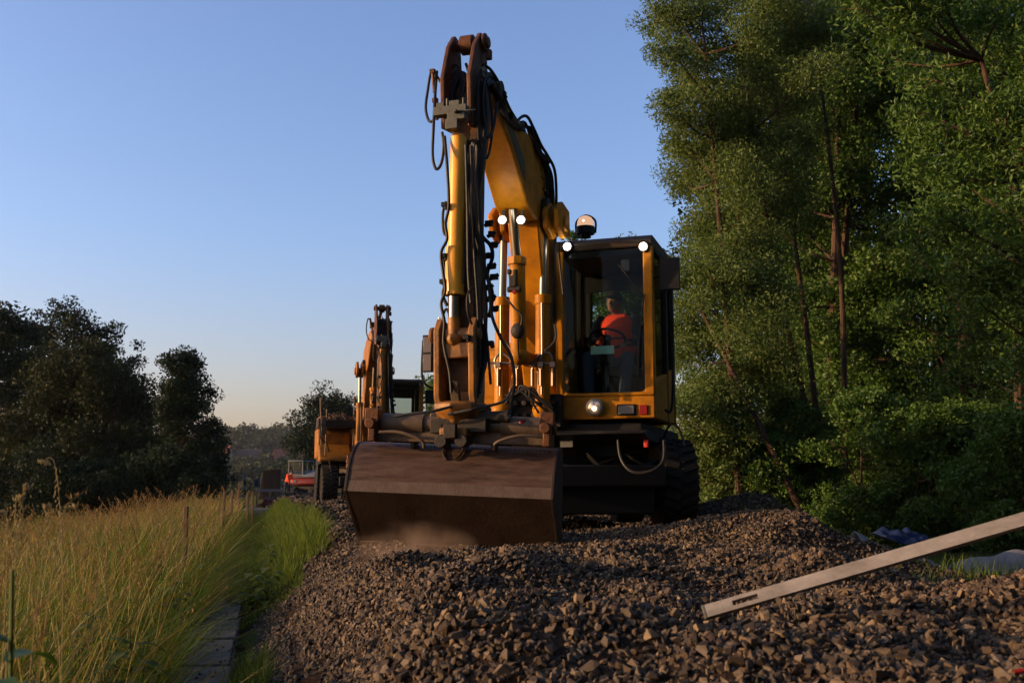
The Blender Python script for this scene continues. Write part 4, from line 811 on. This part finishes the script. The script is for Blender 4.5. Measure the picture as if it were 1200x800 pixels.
    for r, pts in hs: MB().tube(pts, r, 8).build('hose', M['rubber'], root)
    for k in range(9): q = Q(573 + (k % 3) * 3, 262 + k * 12.5, 3.42); MB().box(q, (.06, .06, .045), (0, 0, .3 * k)).cyl(q - Vector((.04, 0, .02)), q + Vector((.04, 0, .02)), .018, 8).build('hose_clamp', M['black'], root, .004)
    for (x, y, s) in ((521, 240, 3.65), (521, 300, 3.65), (519, 330, 3.65), (640, 187, 1.6), (610, 145, 2.1), (632, 215, 1.5), (640, 245, 1.4), (590, 110, 3.0), (598, 135, 2.8), (575, 95, 3.15), (547, 395, 3.7), (575, 402, 3.5)): MB().box(Q(x, y, s), (.05, .05, .04)).cyl(Q(x, y, s), Q(x + 3, y + 5, s), .02, 8).build('hose_clamp', M['black'], root, .004)
    for i, (x, y, s, h) in enumerate(((507, 84, 3.45, .2), (566, 82, 3.45, .07), (510, 118, 3.5, .18))):
        q = Q(x, y, s); MB().cyl(q, q - Vector((-.02 if i != 1 else 0, 0, h)), .016, 10).box(q, (.05, .04, .04)).build('hose_fitting', M['rusty'] if i != 1 else M['grey'], root, .004)
    # ladder grips beside the boom
    MB().tube([Q(632, 192, 1.6), Q(633, 216, 1.55), Q(641, 226, 1.5)], .008, 6).tube([Q(642, 196, 1.5), Q(645, 222, 1.45)], .008, 6).tube([Q(630, 204, 1.6), Q(648, 218, 1.5)], .006, 6).build('hose_bracket', D_, root)

    # --- cab
    x0, x1, sf, sb, zb, zt = .245, 1.285, 1.30, -.05, 1.13, 3.02
    wz = 1.36
    fr = MB(); bk_ = MB()
    fr.prism([(sf, zb), (sf, wz), (sf - .06, wz), (sf - .06, zb)], x0, x1)                       # front apron
    fr.prism([(sf, 1.36), (sf, 1.40), (sf - .05, 1.40), (sf - .05, 1.36)], x0 + .05, x1 - .05)
    for xa, xb in ((x0, x0 + .085), (x1 - .10, x1)):
        fr.prism([(sf, wz), (sf, 2.90), (sf - .10, 2.98), (sf - .10, wz)], xa, xb)                   # front posts
        bk_.prism([(sb + .10, zb), (sb + .10, zt - .06), (sb, zt - .1), (sb, zb)], xa, xb)
        bk_.prism([(.5, zb), (.5, zt - .06), (.43, zt - .06), (.43, zb)], xa, xb)
        fr.prism([(sf - .06, zb), (sf - .06, 1.5), (sb + .1, 1.75), (sb + .1, zb)], xa + .003, xb - .003)
        bk_.prism([(sf - .11, zt - .14), (sf - .13, zt - .05), (sb + .1, zt - .05), (sb + .1, zt - .14)], xa + .003, xb - .003)
    fr.prism([(sb + .05, zb), (sb + .05, 1.95), (sb, 1.95), (sb, zb)], x0 + .06, x1 - .065)
    cab = fr.build('cab', Y, root, .014); bk_.build('cab_post', M['black'], cab, .008)
    MB().prism([(sf - .02, zt - .11), (sf + .015, zt - .04), (sf - .05, zt + .015), (sb + .05, zt + .01), (sb - .01, zt - .06), (sb - .01, zt - .09)], x0 + .0, x1 + .0).build('roof', M['roofgrey'], cab, .035)
    MB().prism([(sf - .06, 2.84), (sf - .06, 2.90), (sb + .1, 2.90), (sb + .1, 2.84)], x0 + .06, x1 - .065).build('dark_ceiling', M['black'], cab)  # black ceiling plate, not a visor; keeps the cab interior dark
    MB().box(((x0 + x1) / 2, -.6, 1.16), (.92, 1.2, .04)).box(((x0 + x1) / 2, -.6, 2.86), (.9, 1.15, .03)).box(((x0 + x1) / 2, -.02, 1.6), (.92, .04, .9)).box((x0 + .16, -.35, 1.62), (.18, .7, .55)).box((x0 + .16, -.75, 1.9), (.14, .1, .12)).box((x1 - .16, -.3, 1.5), (.14, .6, .34)).box(((x0 + x1) / 2, -.6, 1.2), (.85, .9, .03)).build('cab_interior', M['lining'], cab, .01)
    gl = MB().prism([(sf - .025, 1.40), (sf - .025, 2.9), (sf - .03, 2.9), (sf - .03, 1.40)], x0 + .055, x1 - .06); gl.build('windscreen', M['glass'], cab)
    gk = MB()                                                           # rounded black seal
    for (x, z, dx, dz) in ((x0 + .055, 1.40, 1, 1), (x1 - .06, 1.40, -1, 1)):
        pts = [(x + dx * .10, z), (x + dx * .07, z + .004), (x + dx * .03, z + dz * .03), (x + dx * .004, z + .07), (x, z + .10), (x, z)]
        gk.add([(a, -sf + .012, b2) for a, b2 in pts] + [(a, -sf + .03, b2) for a, b2 in pts], [(0, 1, 2, 3, 4, 5), (6, 7, 8, 9, 10, 11)] + [(i, (i + 1) % 6, (i + 1) % 6 + 6, i + 6) for i in range(6)])
    gk.build('window_seal', Y, cab)
    MB().prism([(sf - .11, 1.55), (sf - .12, 2.86), (.51, 2.86), (.51, 1.66)], x1 - .035, x1 - .03).build('side_window', M['glass_dark'], cab)
    MB().prism([(sf - .11, 1.55), (sf - .12, 2.86), (.51, 2.86), (.51, 1.66)], x0 + .03, x0 + .035).build('side_window', M['glass_dark'], cab)
    MB().prism([(.42, 1.70), (.42, 2.86), (sb + .11, 2.86), (sb + .11, 1.78)], x1 - .035, x1 - .03).build('side_window', M['glass_dark'], cab)
    MB().prism([(.42, 1.70), (.42, 2.86), (sb + .11, 2.86), (sb + .11, 1.78)], x0 + .03, x0 + .035).build('side_window', M['glass_dark'], cab)
    MB().prism([(sb + .03, 1.97), (sb + .03, 2.9), (sb + .025, 2.9), (sb + .025, 1.97)], x0 + .07, x1 - .07).build('rear_window', M['glass_dark'], cab)
    MB().prism([(sb + .31, 2.65), (sb + .31, 2.88), (sb + .29, 2.88), (sb + .29, 2.65)], x0 + .07, x1 - .07).build('rear_blind', M['black'], cab)
    seat = MB().box((.74, -.33, 1.70), (.46, .48, .12)).box((.74, -.08, 2.0), (.44, .11, .56), (.12, 0, 0)).box((.74, -.30, 1.42), (.3, .34, .46)).build('seat', M['lining'], cab, .03)
    sw = MB(); cc = Vector((.71, -.88, 2.02)); ax = Vector((0, .42, .9)).normalized(); xx, yy, _ = frame_of(ax)
    sw.tube([cc + xx * .19 * math.cos(a) + yy * .19 * math.sin(a) for a in [2 * math.pi * k / 20 for k in range(21)]], .014, 8, False)
    for a in (0.5, 2.6, 4.71): sw.cyl(cc, cc + xx * .185 * math.cos(a) + yy * .185 * math.sin(a), .012, 8)
    sw.ball(cc, .045).build('steering_wheel', M['black'], cab)
    MB().cyl(cc, (.71, -1.08, 1.2), .035).box((.71, -1.0, 1.82), (.16, .1, .14)).build('steering_column', M['black'], cab)
    for x in (.44, 1.02): MB().cyl((x, -.72, 1.75), (x, -.74, 2.02), .014, 8).ball((x, -.74, 2.04), .032).build('control_lever', M['black'], cab)
    if first:
        q = Q(706, 410, sf - .06); MB().box(q, (.245, .012, .085)).build('name_plate', M['plate'], cab, label='mint green plate behind the windscreen')
        MB().tube([Q(755, 345, sf + .02), Q(749, 400, sf + .02), Q(748, 440, sf + .02)], .008, 6).tube([Q(725, 310, sf + .02), Q(753, 345, sf + .03)], .008, 6).build('wiper', M['black'], cab)
        MB().box(Q(733, 311, sf - .15), (.09, .03, .13)).build('interior_mirror', M['mirror'], cab, .01)
    # lamps on the cab
    for (px, py) in ((665, 289), (754, 289)):
        q = Q(px, py, sf + .03); l_ = MB().lathe(q, (0, -1, -.05), [(-.05, .03), (-.03, .05), (.01, .055), (.012, .045)], 20).build('work_lamp', M['black'], cab)
        MB().lathe(q, (0, -1, -.05), [(.013, .045), (.016, .038)], 20).build('reflector', M['ledrim'] if first else M['clear'], l_); MB().ball(q + Vector((0, -.022, 0)), .026, 14, (1, .5, 1)).build('lens', M['led'] if first else M['clear'], l_)
        if first: lamp_light(root, q + Vector((0, -.12, 0)), .4)
    q = Q(697.5, 477.5, sf + .03); l_ = MB().lathe(q, (0, -1, 0), [(-.05, .06), (0, .088), (.03, .092), (.034, .078)], 28).build('headlamp', M['chrome'], cab)
    MB().lathe(q, (0, -1, 0), [(.028, .076), (.040, .055), (.044, .02)], 28).build('lens', M['headglass'], l_)
    MB().ball(q + Vector((.0, -.046, -.012)), .022, 12).build('bulb', M['warm'], l_)
    q = Q(734, 480, sf + .008); MB().box(q, (.20, .02, .115)).build('lamp_housing', M['black'], cab, .008); MB().box(q + Vector((0, -.012, 0)), (.165, .012, .085)).build('indicator', M['clear'], cab, .006)
    q = Q(754, 480, sf + .008); MB().box(q, (.085, .02, .10)).build('rear_reflector', M['redlens'], cab, .006)
    q = Q(686, 264, sf - .35); l_ = MB().cyl(q - Vector((0, 0, .10)), q - Vector((0, 0, .02)), .10, 24).cyl(q - Vector((0, 0, .14)), q - Vector((0, 0, .1)), .06).tube([q + Vector((.105, .02, -.09)), q + Vector((.105, .02, .05)), q + Vector((0, .02, .115)), q + Vector((-.105, .02, .05)), q + Vector((-.105, .02, -.09))], .012, 8).build('beacon', M['black'], cab)
    MB().lathe(q - Vector((0, 0, .02)), (0, 0, 1), [(0, .088), (.06, .088), (.10, .07), (.12, .035)], 24).build('beacon_lens', M['beaconlit'] if first else M['amber'], l_)
    if first: MB().ball(q + Vector((.0, -.06, .03)), .03, 12).build('bulb', M['warm'], l_)
    # side mirrors
    q = Q(785, 321, sf - .1); m_ = MB().box(q, (.20, .07, .33)).tube([q + Vector((-.30, 0, -.12)), q + Vector((-.2, -.03, -.06)), q + Vector((-.08, -.02, 0))], .011, 6).tube([Q(777, 345, .95), Q(786, 342, .95), Q(788, 470, .9), Q(779, 480, .9)], .014, 8).build('mirror', M['black'], root, .02)
    q = Q(501, 414, 1.5); m_ = MB().box(q + Vector((0, .02, 0)), (.115, .05, .40)).tube([q + Vector((-.065, .03, .15)), q + Vector((-.075, .03, -.22)), q + Vector((-.02, .05, -.34)), q + Vector((.10, .2, -.42)), q + Vector((.2, .35, -.75))], .013, 8).build('mirror', M['black'], root, .02)
    MB().box(q + Vector((0, -.009, .095)), (.092, .006, .17)).box(q + Vector((0, -.009, -.10)), (.092, .006, .18)).build('mirror_glass', M['mirror'], m_, .002)
    MB().tube([Q(515, 372, 1.35), Q(514, 440, 1.35), Q(512, 490, 1.35)], .013, 8).build('grab_rail', M['steel'], root)
    q = Q(757, 519, 1.5); MB().box(q, (.04, .04, .085)).build('marker_lamp', M['redl'] if first else M['redlens'], root, .006)
    if first:
        MB().cyl(Q(612, 492, 3.5), Q(612, 496, 3.5), .035, 14).build('grease_cap', M['redcap'], root)
        MB().box(Q(664, 519, 1.55), (.13, .02, .08)).build('number_plate', M['clear'], root)
M['stick'] = mat('dirty_shaded_yellow_paint', (0.11, 0.045, 0.012), 0.55, 0.0, (0.03, 0.017, 0.009), 5.0, 0.9, 0.15, 50)  # darker yellow: dirt plus the shade among the hoses put into the colour
M['yellow2'] = mat('dusty_yellow_paint', (0.30, 0.11, 0.006), 0.5, 0.0, (0.08, 0.035, 0.01), 4.0, 0.8)
M['yellow_sunlit'] = mat('sunlit_yellow_paint', (0.74, 0.33, 0.018), 0.36, 0.0, (0.42, 0.17, 0.01), 5.0, 0.5, spec=0.35)  # brighter copy of the yellow; sunlight on the barrel put into the colour
M['rod_blue'] = mat('bright_rod', (0.42, 0.50, 0.60), 0.25, 1.0)
M['bucket_shade'] = mat('shaded_bucket_steel', (0.016, 0.009, 0.006), 0.6, 0.1, (0.034, 0.02, 0.013), 4.0, 0.7, 0.15, 30)  # darker copy of the bucket steel; shade below the fold put into the colour
M['roofgrey'] = mat('roof_cap_grey', (0.05, 0.036, 0.026), 0.5, 0.1)
M['amber'] = mat('amber_plastic', (0.45, 0.20, 0.06), 0.15)
M['headglass'] = mat('headlamp_glass', (0.6, 0.5, 0.38), 0.1, 0.4)
ex1 = empty('excavator', C1, YAW1, 'large near yellow excavator with grading bucket and lit lamps', 'excavator', 'two-way excavators')
excavator(ex1, R(23), True)
C2 = Vector((-3.73, 26.0, -0.02))
ex2 = empty('excavator', C2, R(14), 'distant orange excavator behind the left end of the bucket', 'excavator', 'two-way excavators')
excavator(ex2, 0.0, False)
# gravel tray on the far machine's left side
p = Vector((-.75, -.85, 1.9)); tr = MB().box((-.75, -.85, 1.86), (.95, 1.0, .05)).box((-1.22, -.85, 1.95), (.03, 1.0, .2)).box((-.28, -.85, 1.95), (.03, 1.0, .2)).box((-.75, -1.35, 1.93), (.95, .03, .14)).box((-.75, -.35, 1.95), (.95, .03, .2)).build('tray', M['dark'], ex2)
n = 500; pts = np.stack([rng.uniform(-1.18, -.32, n), rng.uniform(-1.3, -.4, n), np.zeros(n)], 1); pts[:, 2] = 1.9 + .3 * (1 - (np.abs(pts[:, 0] + .75) / .5) ** 2) * rng.uniform(0, 1, n); stones('gravel_load', pts, rng.uniform(.025, .05, n), M['stone'], tr)
MB().cyl((-1.15, -1.2, 1.4), (-1.2, -1.25, 2.55), .015, 8).cyl((-.4, -1.25, 1.4), (-.4, -1.3, 2.6), .012, 8).build('antenna_rod', M['steel'], ex2)
# driver in the cab
dr = empty('person', M1 @ Vector((.70, -.34, 1.74)), YAW1, 'driver in orange-red vest and jeans seated at the steering wheel', 'person')
person(dr, dict(pelvis=(0, .02, .07), chest=(-.0, .06, .46), neck=(-.01, .04, .63), head=(-.03, .0, .77), shl=(-.19, .05, .56), shr=(.19, .05, .56), ell=(-.27, -.12, .32), elr=(.27, -.10, .30), wrl=(-.18, -.40, .30), wrr=(.2, -.36, .25),
                hipl=(-.09, -.02, .05), hipr=(.09, -.02, .05), knl=(-.24, -.42, .10), knr=(.20, -.42, .08), anl=(-.20, -.52, -.34), anr=(.17, -.50, -.36), tol=(-.22, -.70, -.40), tor=(.18, -.68, -.41)), (-.25, -1, -.1))

# ------------------------------------------------------------ board and small things on the right
a, b = P(828, 717, 3.85), P(1345, 567, 3.55); d = b - a; Lb = d.length
bo = empty('straightedge_board', a, 0, 'long pale straightedge board with hand slot slanting across the ballast', 'board')
zx = d.normalized(); view = Vector((0.0, -1.0, 0.75)).normalized(); ny = (view - zx * view.dot(zx)).normalized(); wz_ = zx.cross(ny)
mtx = Matrix((zx, wz_, ny)).transposed()
mb = MB()
def bx_(x0, x1, y0, y1): mb.box(mtx @ Vector(((x0 + x1) / 2, (y0 + y1) / 2, 0)), (x1 - x0, y1 - y0, .022), mtx)
bx_(0.0, .10, -.025, .025); bx_(.10, .195, .009, .025); bx_(.10, .195, -.025, -.010); bx_(.195, Lb, -.025, .025)
mb.build('board', M['board'], bo)
MB().box(mtx @ Vector((-.006, 0, 0)), (.012, .056, .02), mtx).build('end_cap', M['grey'], bo, .002)
# geotextile strip
def cloth(name, pts_fn, nu, nv, material, label, cat, th=.006):
    V = [pts_fn(i / (nu - 1), j / (nv - 1)) for j in range(nv) for i in range(nu)]
    f = [(j * nu + i, j * nu + i + 1, (j + 1) * nu + i + 1, (j + 1) * nu + i) for j in range(nv - 1) for i in range(nu - 1)]
    mb = MB().add(V, f); o = mb.build(name, material, None, sharp=70); s = o.modifiers.new('solid', 'SOLIDIFY'); s.thickness = th
    if label: tag(o, label, cat)
    return o
def geo(u, v):
    x = 2.95 + u * 4.2; y = 9.4 - 0.55 * u + (v - 1) * .9; zz = gz(x, y) + .02
    h = .20 * math.exp(-((v - .45) / .24) ** 2) * (0.75 + .45 * math.sin(u * 19 + 2) * math.sin(u * 7.3)) * (0.55 + .6 * u)
    return (x, y + .03 * math.sin(u * 40 + v * 3), zz + h + .02 * math.sin(u * 57 + v * 5))
cloth('geotextile', geo, 110, 18, M['fabric'], 'crumpled pale geotextile strip lying below the trees', 'geotextile')
tp = G(1060, 640, gz(3.7, 10.0) + .1); tp = P(1060, 640, 9.9)
def tarp(u, v):
    a = (u - .5) * 2; c = (v - .5) * 2; h = max(0, 1 - a * a) ** .5 * max(0, 1 - c * c) ** .5
    x = tp.x + a * .25; y = tp.y + c * .2; return (x, y, gz(x, y) + .03 + h * (.10 + .05 * math.sin(u * 13) * math.cos(v * 11)) + .012 * math.sin(u * 31 + v * 17) * h + .20)
cloth('tarpaulin', tarp, 40, 24, M['blue'], 'bundled dark blue tarpaulin behind the board', 'tarpaulin')
p = G(1192, 773, 0.02); z0 = gz(p.x, p.y) + .05
o = MB().tube([(0, 0, 0), (.06, -.01, .008), (.13, -.015, .0)], .0055, 8).build('marker_rod', M['redcap']); o.location = (p.x - .01, p.y, z0 - .012); tag(o, 'short red plastic rod lying on stones at the right edge', 'rod')

# ------------------------------------------------------------ distance: mini excavator, worker, skips, signs, houses
gx = P(363, 581, 72); me_ = empty('mini_excavator', (gx.x, gx.y, gx.z), R(-20), 'small white and red excavator with glazed cab far down the line', 'excavator')
MB().prism([(-1.0, .75), (1.0, .75), (1.05, 1.0), (.9, 1.25), (-.9, 1.25), (-1.05, 1.0)], -1.35, 1.15).build('counterweight', M['red'], me_, .12)
MB().prism([(-.95, 1.25), (.95, 1.25), (.9, 1.5), (.5, 1.75), (-.6, 1.75), (-.95, 1.5)], -1.3, 1.1).build('hood', M['white'], me_, .12)
MB().prism([(-.5, 2.38), (1.0, 2.38), (1.0, 2.46), (-.5, 2.46)], -1.2, .0).build('cab_roof', M['white'], me_, .03)
mb = MB()
for x in (-1.15, -.05):
    for s in (-.45, .3, .95): mb.beam((x, -s, 1.5), (x, -s, 2.4), .06, .06)
mb.build('cab_frame', M['white'], me_); MB().box((-.6, -.97, 1.95), (1.05, .01, .85)).box((-1.16, -.3, 1.95), (.01, 1.2, .85)).build('cab_window', M['glass_dark'], me_); MB().box((-.6, -.1, 1.75), (.5, .2, .7)).build('seat', M['black'], me_, .05)
for x in (-.75, .75):
    MB().prism([(-1.2, .2), (-.95, .0), (.95, .0), (1.2, .2), (1.2, .42), (.95, .6), (-.95, .6), (-1.2, .42)], x - .2, x + .2).build('track', M['tyre'], me_, .04)
MB().box((.0, 0, .62), (1.2, 1.2, .28)).build('chassis', M['dark'], me_)
MB().box((-.75, -1.07, 1.02), (.5, .02, .14)).build('number_plate', M['white'], me_); MB().box((-.6, -.962, 1.40), (.75, .02, .05)).build('stripe', M['red'], me_)
MB().prism([(.2, 1.2), (-.6, 2.5), (-2.2, 2.7), (-2.3, 2.5), (-.8, 2.2), (-.1, 1.1)], .3, .55).build('boom', M['white'], me_)
wp = P(336, 581, 68); wk = empty('person', (wp.x, wp.y, wp.z), R(15), 'distant worker in orange jacket leaning forward beside the small excavator', 'person')
person(wk, dict(pelvis=(0, 0, .92), chest=(.12, -.16, 1.28), neck=(.2, -.24, 1.42), head=(.27, -.30, 1.53), shl=(.0, -.22, 1.38), shr=(.28, -.06, 1.36), ell=(.02, -.36, 1.12), elr=(.32, -.2, 1.10), wrl=(.08, -.44, .90), wrr=(.34, -.36, .90),
                hipl=(-.09, 0, .9), hipr=(.09, 0, .9), knl=(-.12, -.06, .48), knr=(.14, -.02, .48), anl=(-.14, .04, .08), anr=(.16, .12, .08), tol=(-.14, -.12, .04), tor=(.17, -.04, .04)), (.3, -1, -.6), 0.016, 'worker')
def skip(label, px0, px1, ptop, D, skew):
    a = P(px0, 585, D); w = (px1 - px0) / F * D; h = P(px0, ptop, D).z - a.z; root = empty('steel_container', (a.x + w / 2, D, a.z), R(skew), label, 'container', 'dark containers by the far line')
    MB().prism([(-w / 2, 0), (w / 2, 0), (w / 2 + .05, h * .98), (-w / 2 + .2, h * .92)], 0, .3, 'y').build('shell', M['dark'], root, .03)
    rb = MB()
    for k in range(7): x = -w / 2 + .3 + (w - .5) * k / 6; rb.box((x, -.03, h * .45), (.06, .05, h * .85))
    rb.build('rib', M['dark'], root); MB().beam((-w / 2 + .15, -.03, h * .93), (w / 2 + .05, -.03, h * .99), .1, .08).build('rim_rail', M['dark'], root)
skip('dark steel container left of the striped post', 238, 264, 547, 62, 4); skip('dark ribbed steel container behind the lettered sign', 302, 327, 549, 62, 0)
sp = P(301, 574, 45); sg = empty('letter_sign', (sp.x, sp.y, sp.z - .52), 0, 'small white square sign with a black letter E', 'sign')
sg.scale = (.68, .68, .68); MB().box((0, 0, 1.2), (.42, .03, .52)).build('board', M['white'], sg, .01); MB().cyl((0, .03, 0), (0, .03, 1.2), .03, 10).build('post', M['steel'], sg)
MB().box((-.07, -.022, 1.2), (.06, .008, .34)).box((.03, -.022, 1.34), (.14, .008, .06)).box((.02, -.022, 1.2), (.12, .008, .06)).box((.03, -.022, 1.06), (.14, .008, .06)).build('letter', M['black'], sg)
sp = P(286, 590, 45); pt = empty('striped_post', (sp.x, sp.y, sp.z - .4), 0, 'black and white banded post between the two containers', 'post')
for k in range(8): MB().cyl((0, 0, k * .2), (0, 0, k * .2 + .2), .06, 14).build('band', M['white'] if k % 2 else M['black'], pt)
ra = P(300, 574, 50); rb_ = P(332, 574, 50); ba = empty('barrier', ((ra.x + rb_.x) / 2, 50, ra.z - .8), 0, 'low pale rail barrier between sign and worker', 'barrier')
w = rb_.x - ra.x; MB().box((0, 0, .78), (w, .06, .13)).build('rail', M['fabric'], ba, .01)
for x in (-w * .45, 0, w * .45): MB().box((x, 0, .38), (.07, .07, .76)).build('post', M['steel'], ba)
q = P(300, 598, 30); o = MB().prism([(-.5, 0), (.5, 0), (.45, .28), (-.4, .32)], -.45, .45).build('concrete_block', M['concrete'], None, .03); o.location = (q.x, q.y, q.z - .25); tag(o, 'pale concrete block where the trough reaches the sign', 'concrete block')
q = P(311, 586, 40)
def sack(u, v):
    a = (u - .5) * 2; c = (v - .5) * 2; h = max(0, 1 - a * a) ** .5 * max(0, 1 - c * c) ** .5; return (q.x + a * .3, q.y + c * .25, q.z - .25 + h * (.3 + .2 * a + .06 * math.sin(u * 15)))
cloth('sack', sack, 24, 16, M['red'], 'slumped red sack lying under the pale barrier', 'sack', .01)
# hill houses
def house(label, px, py, D, w, dpt, h, rh, rz, roofm, chim=True):
    p = P(px, py, D); root = empty('house', (p.x, p.y, p.z - h - rh * .5), R(rz), label, 'house', 'houses on the wooded hill')
    MB().box((0, 0, h / 2 - 2), (w, dpt, h + 4)).prism([(-dpt / 2, h), (dpt / 2, h), (0, h + rh)], -w / 2, w / 2).build('wall', M['render'], root)
    ov = .4; t = .25; rf = MB().prism([(-dpt / 2 - ov, h - ov * rh / (dpt / 2)), (0, h + rh + .05), (dpt / 2 + ov, h - ov * rh / (dpt / 2)), (dpt / 2 + ov, h - ov * rh / (dpt / 2) + t), (0, h + rh + t + .1), (-dpt / 2 - ov, h - ov * rh / (dpt / 2) + t)], -w / 2 - ov, w / 2 + ov).build('roof', roofm, root)
    if chim: MB().box((w * .25, .6, h + rh), (.7, .7, 1.8)).build('chimney', M['render'], rf)
    for k in range(3): MB().box((-w * .3 + k * w * .3, -dpt / 2 - .02, h * .55), (1.0, .08, 1.3)).build('window', M['pane'], root)
house('red-roofed house highest on the left of the hill', 260, 529, 390, 7.5, 6, 3.5, 3.6, -25, M['roof'])
house('dark-roofed house right of the red-roofed one', 292, 532, 392, 9, 6, 3.5, 3.2, 8, M['slate'])
house('small orange-roofed house on the right hillside', 331, 532, 390, 6, 5, 3, 3.2, 20, M['roof'], False)
house('pale house low on the hillside above the small excavator', 357, 538, 385, 5, 5, 4, 2.8, -10, M['slate'])
# wood covering the hill
def wood(name, label, n, fn, k, size, mm):
    V = []
    for i in range(n):
        x, y, zb, r, hh = fn(); d = rng.normal(size=(k, 3)); d /= np.linalg.norm(d, axis=1)[:, None]; rr = rng.uniform(.6, 1.0, k)[:, None] * (1 + .25 * np.sin(d[:, :1] * 5 + i) * np.cos(d[:, 2:] * 4 + i))
        V.append(np.array([x, y, zb + hh * .6]) + d * rr * np.array([r, r, hh * .55]))
    o = leaves(name, np.concatenate(V), size, mm, None, 0.8, 0); tag(o, label, 'wood', kind='stuff')
def hillpt():
    y = random.uniform(250, 600) ; px = random.uniform(150, 560); x = (px - 600) / F * y; return x, y, gz(x, y), random.uniform(2.6, 4.4), (random.uniform(4, 6.5) if y < 420 else random.uniform(5.5, 9))
def clear(fn):
    def g_():
        while True:
            p = fn(); px = 600 + p[0] / p[1] * F
            if p[1] > 402 or (p[2] + p[4] - .5) / p[1] * F < 33 or not any(abs(px - q) < 15 for q in (260, 292, 331, 357)): return p
    return g_
M['hillleaf'] = mat_island('hill_foliage', [(0.016, 0.027, 0.011), (0.026, 0.036, 0.014), (0.045, 0.043, 0.016), (0.02, 0.03, 0.012)], 0.7, 0.1)
wood('hill_wood', 'far wooded hillside above the end of the line', 900, clear(hillpt), 170, 1.5, M['hillleaf'])
def lowpt():
    y = random.uniform(130, 250); px = random.uniform(200, 560); x = (px - 600) / F * y; return x, y, gz(x, y) - 1.0, random.uniform(1.6, 2.8), random.uniform(1.5, 3.0)
wood('hedge_wood', 'hazy belt of low trees at the foot of the hill', 110, lowpt, 260, 0.6, M['hillleaf'])

# ------------------------------------------------------------ dust at the bucket and evening haze
def volume(name, mbld, color, dens, label, noise=None):
    m = bpy.data.materials.new(name); n_, l_, b_ = nodes(m); n_.remove(b_); v = n_.new('ShaderNodeVolumePrincipled'); v.inputs['Color'].default_value = (*color, 1); v.inputs['Density'].default_value = dens; v.inputs['Anisotropy'].default_value = 0.3
    l_.new(v.outputs[0], n_['Material Output'].inputs['Volume'])
    o = mbld.build(name, m); tag(o, label, name.replace('_', ' '), kind='stuff'); return o, n_, l_, v
DUST = True
if DUST:
    c = P(480, 643, 7.9); o, n_, l_, v = volume('dust_cloud', MB().ball((0, 0, 0), 1, 24, (.56, .32, .23)), (0.85, 0.6, 0.42), 1.0, 'thin brown dust puff rising at the left foot of the bucket')
    o.location = c
    tc = n_.new('ShaderNodeTexCoord'); t = n_.new('ShaderNodeTexNoise'); t.inputs['Scale'].default_value = 3.2; t.inputs['Detail'].default_value = 4; l_.new(tc.outputs['Object'], t.inputs[0])
    mp = n_.new('ShaderNodeMapping'); mp.inputs['Scale'].default_value = (1 / .56, 1 / .32, 1 / .23); l_.new(tc.outputs['Object'], mp.inputs[0])
    ln = n_.new('ShaderNodeVectorMath'); ln.operation = 'LENGTH'; l_.new(mp.outputs[0], ln.inputs[0])
    mr = n_.new('ShaderNodeMapRange'); l_.new(ln.outputs['Value'], mr.inputs[0]); mr.inputs[1].default_value = 1.0; mr.inputs[2].default_value = 0.0; mr.inputs[3].default_value = 0; mr.inputs[4].default_value = 1
    m2 = n_.new('ShaderNodeMapRange'); l_.new(t.outputs[0], m2.inputs[0]); m2.inputs[1].default_value = .42; m2.inputs[2].default_value = .7; m2.inputs[4].default_value = 3.4
    mm_ = n_.new('ShaderNodeMath'); mm_.operation = 'MULTIPLY'; l_.new(mr.outputs[0], mm_.inputs[0]); l_.new(m2.outputs[0], mm_.inputs[1]); l_.new(mm_.outputs[0], v.inputs['Density'])

hz = MB().box((0, 700, 33), (1900, 1530, 78))
o, n_, l_, v = volume('haze', hz, (0.80, 0.86, 0.95), 0.0001, 'thin evening haze lying over the whole valley')
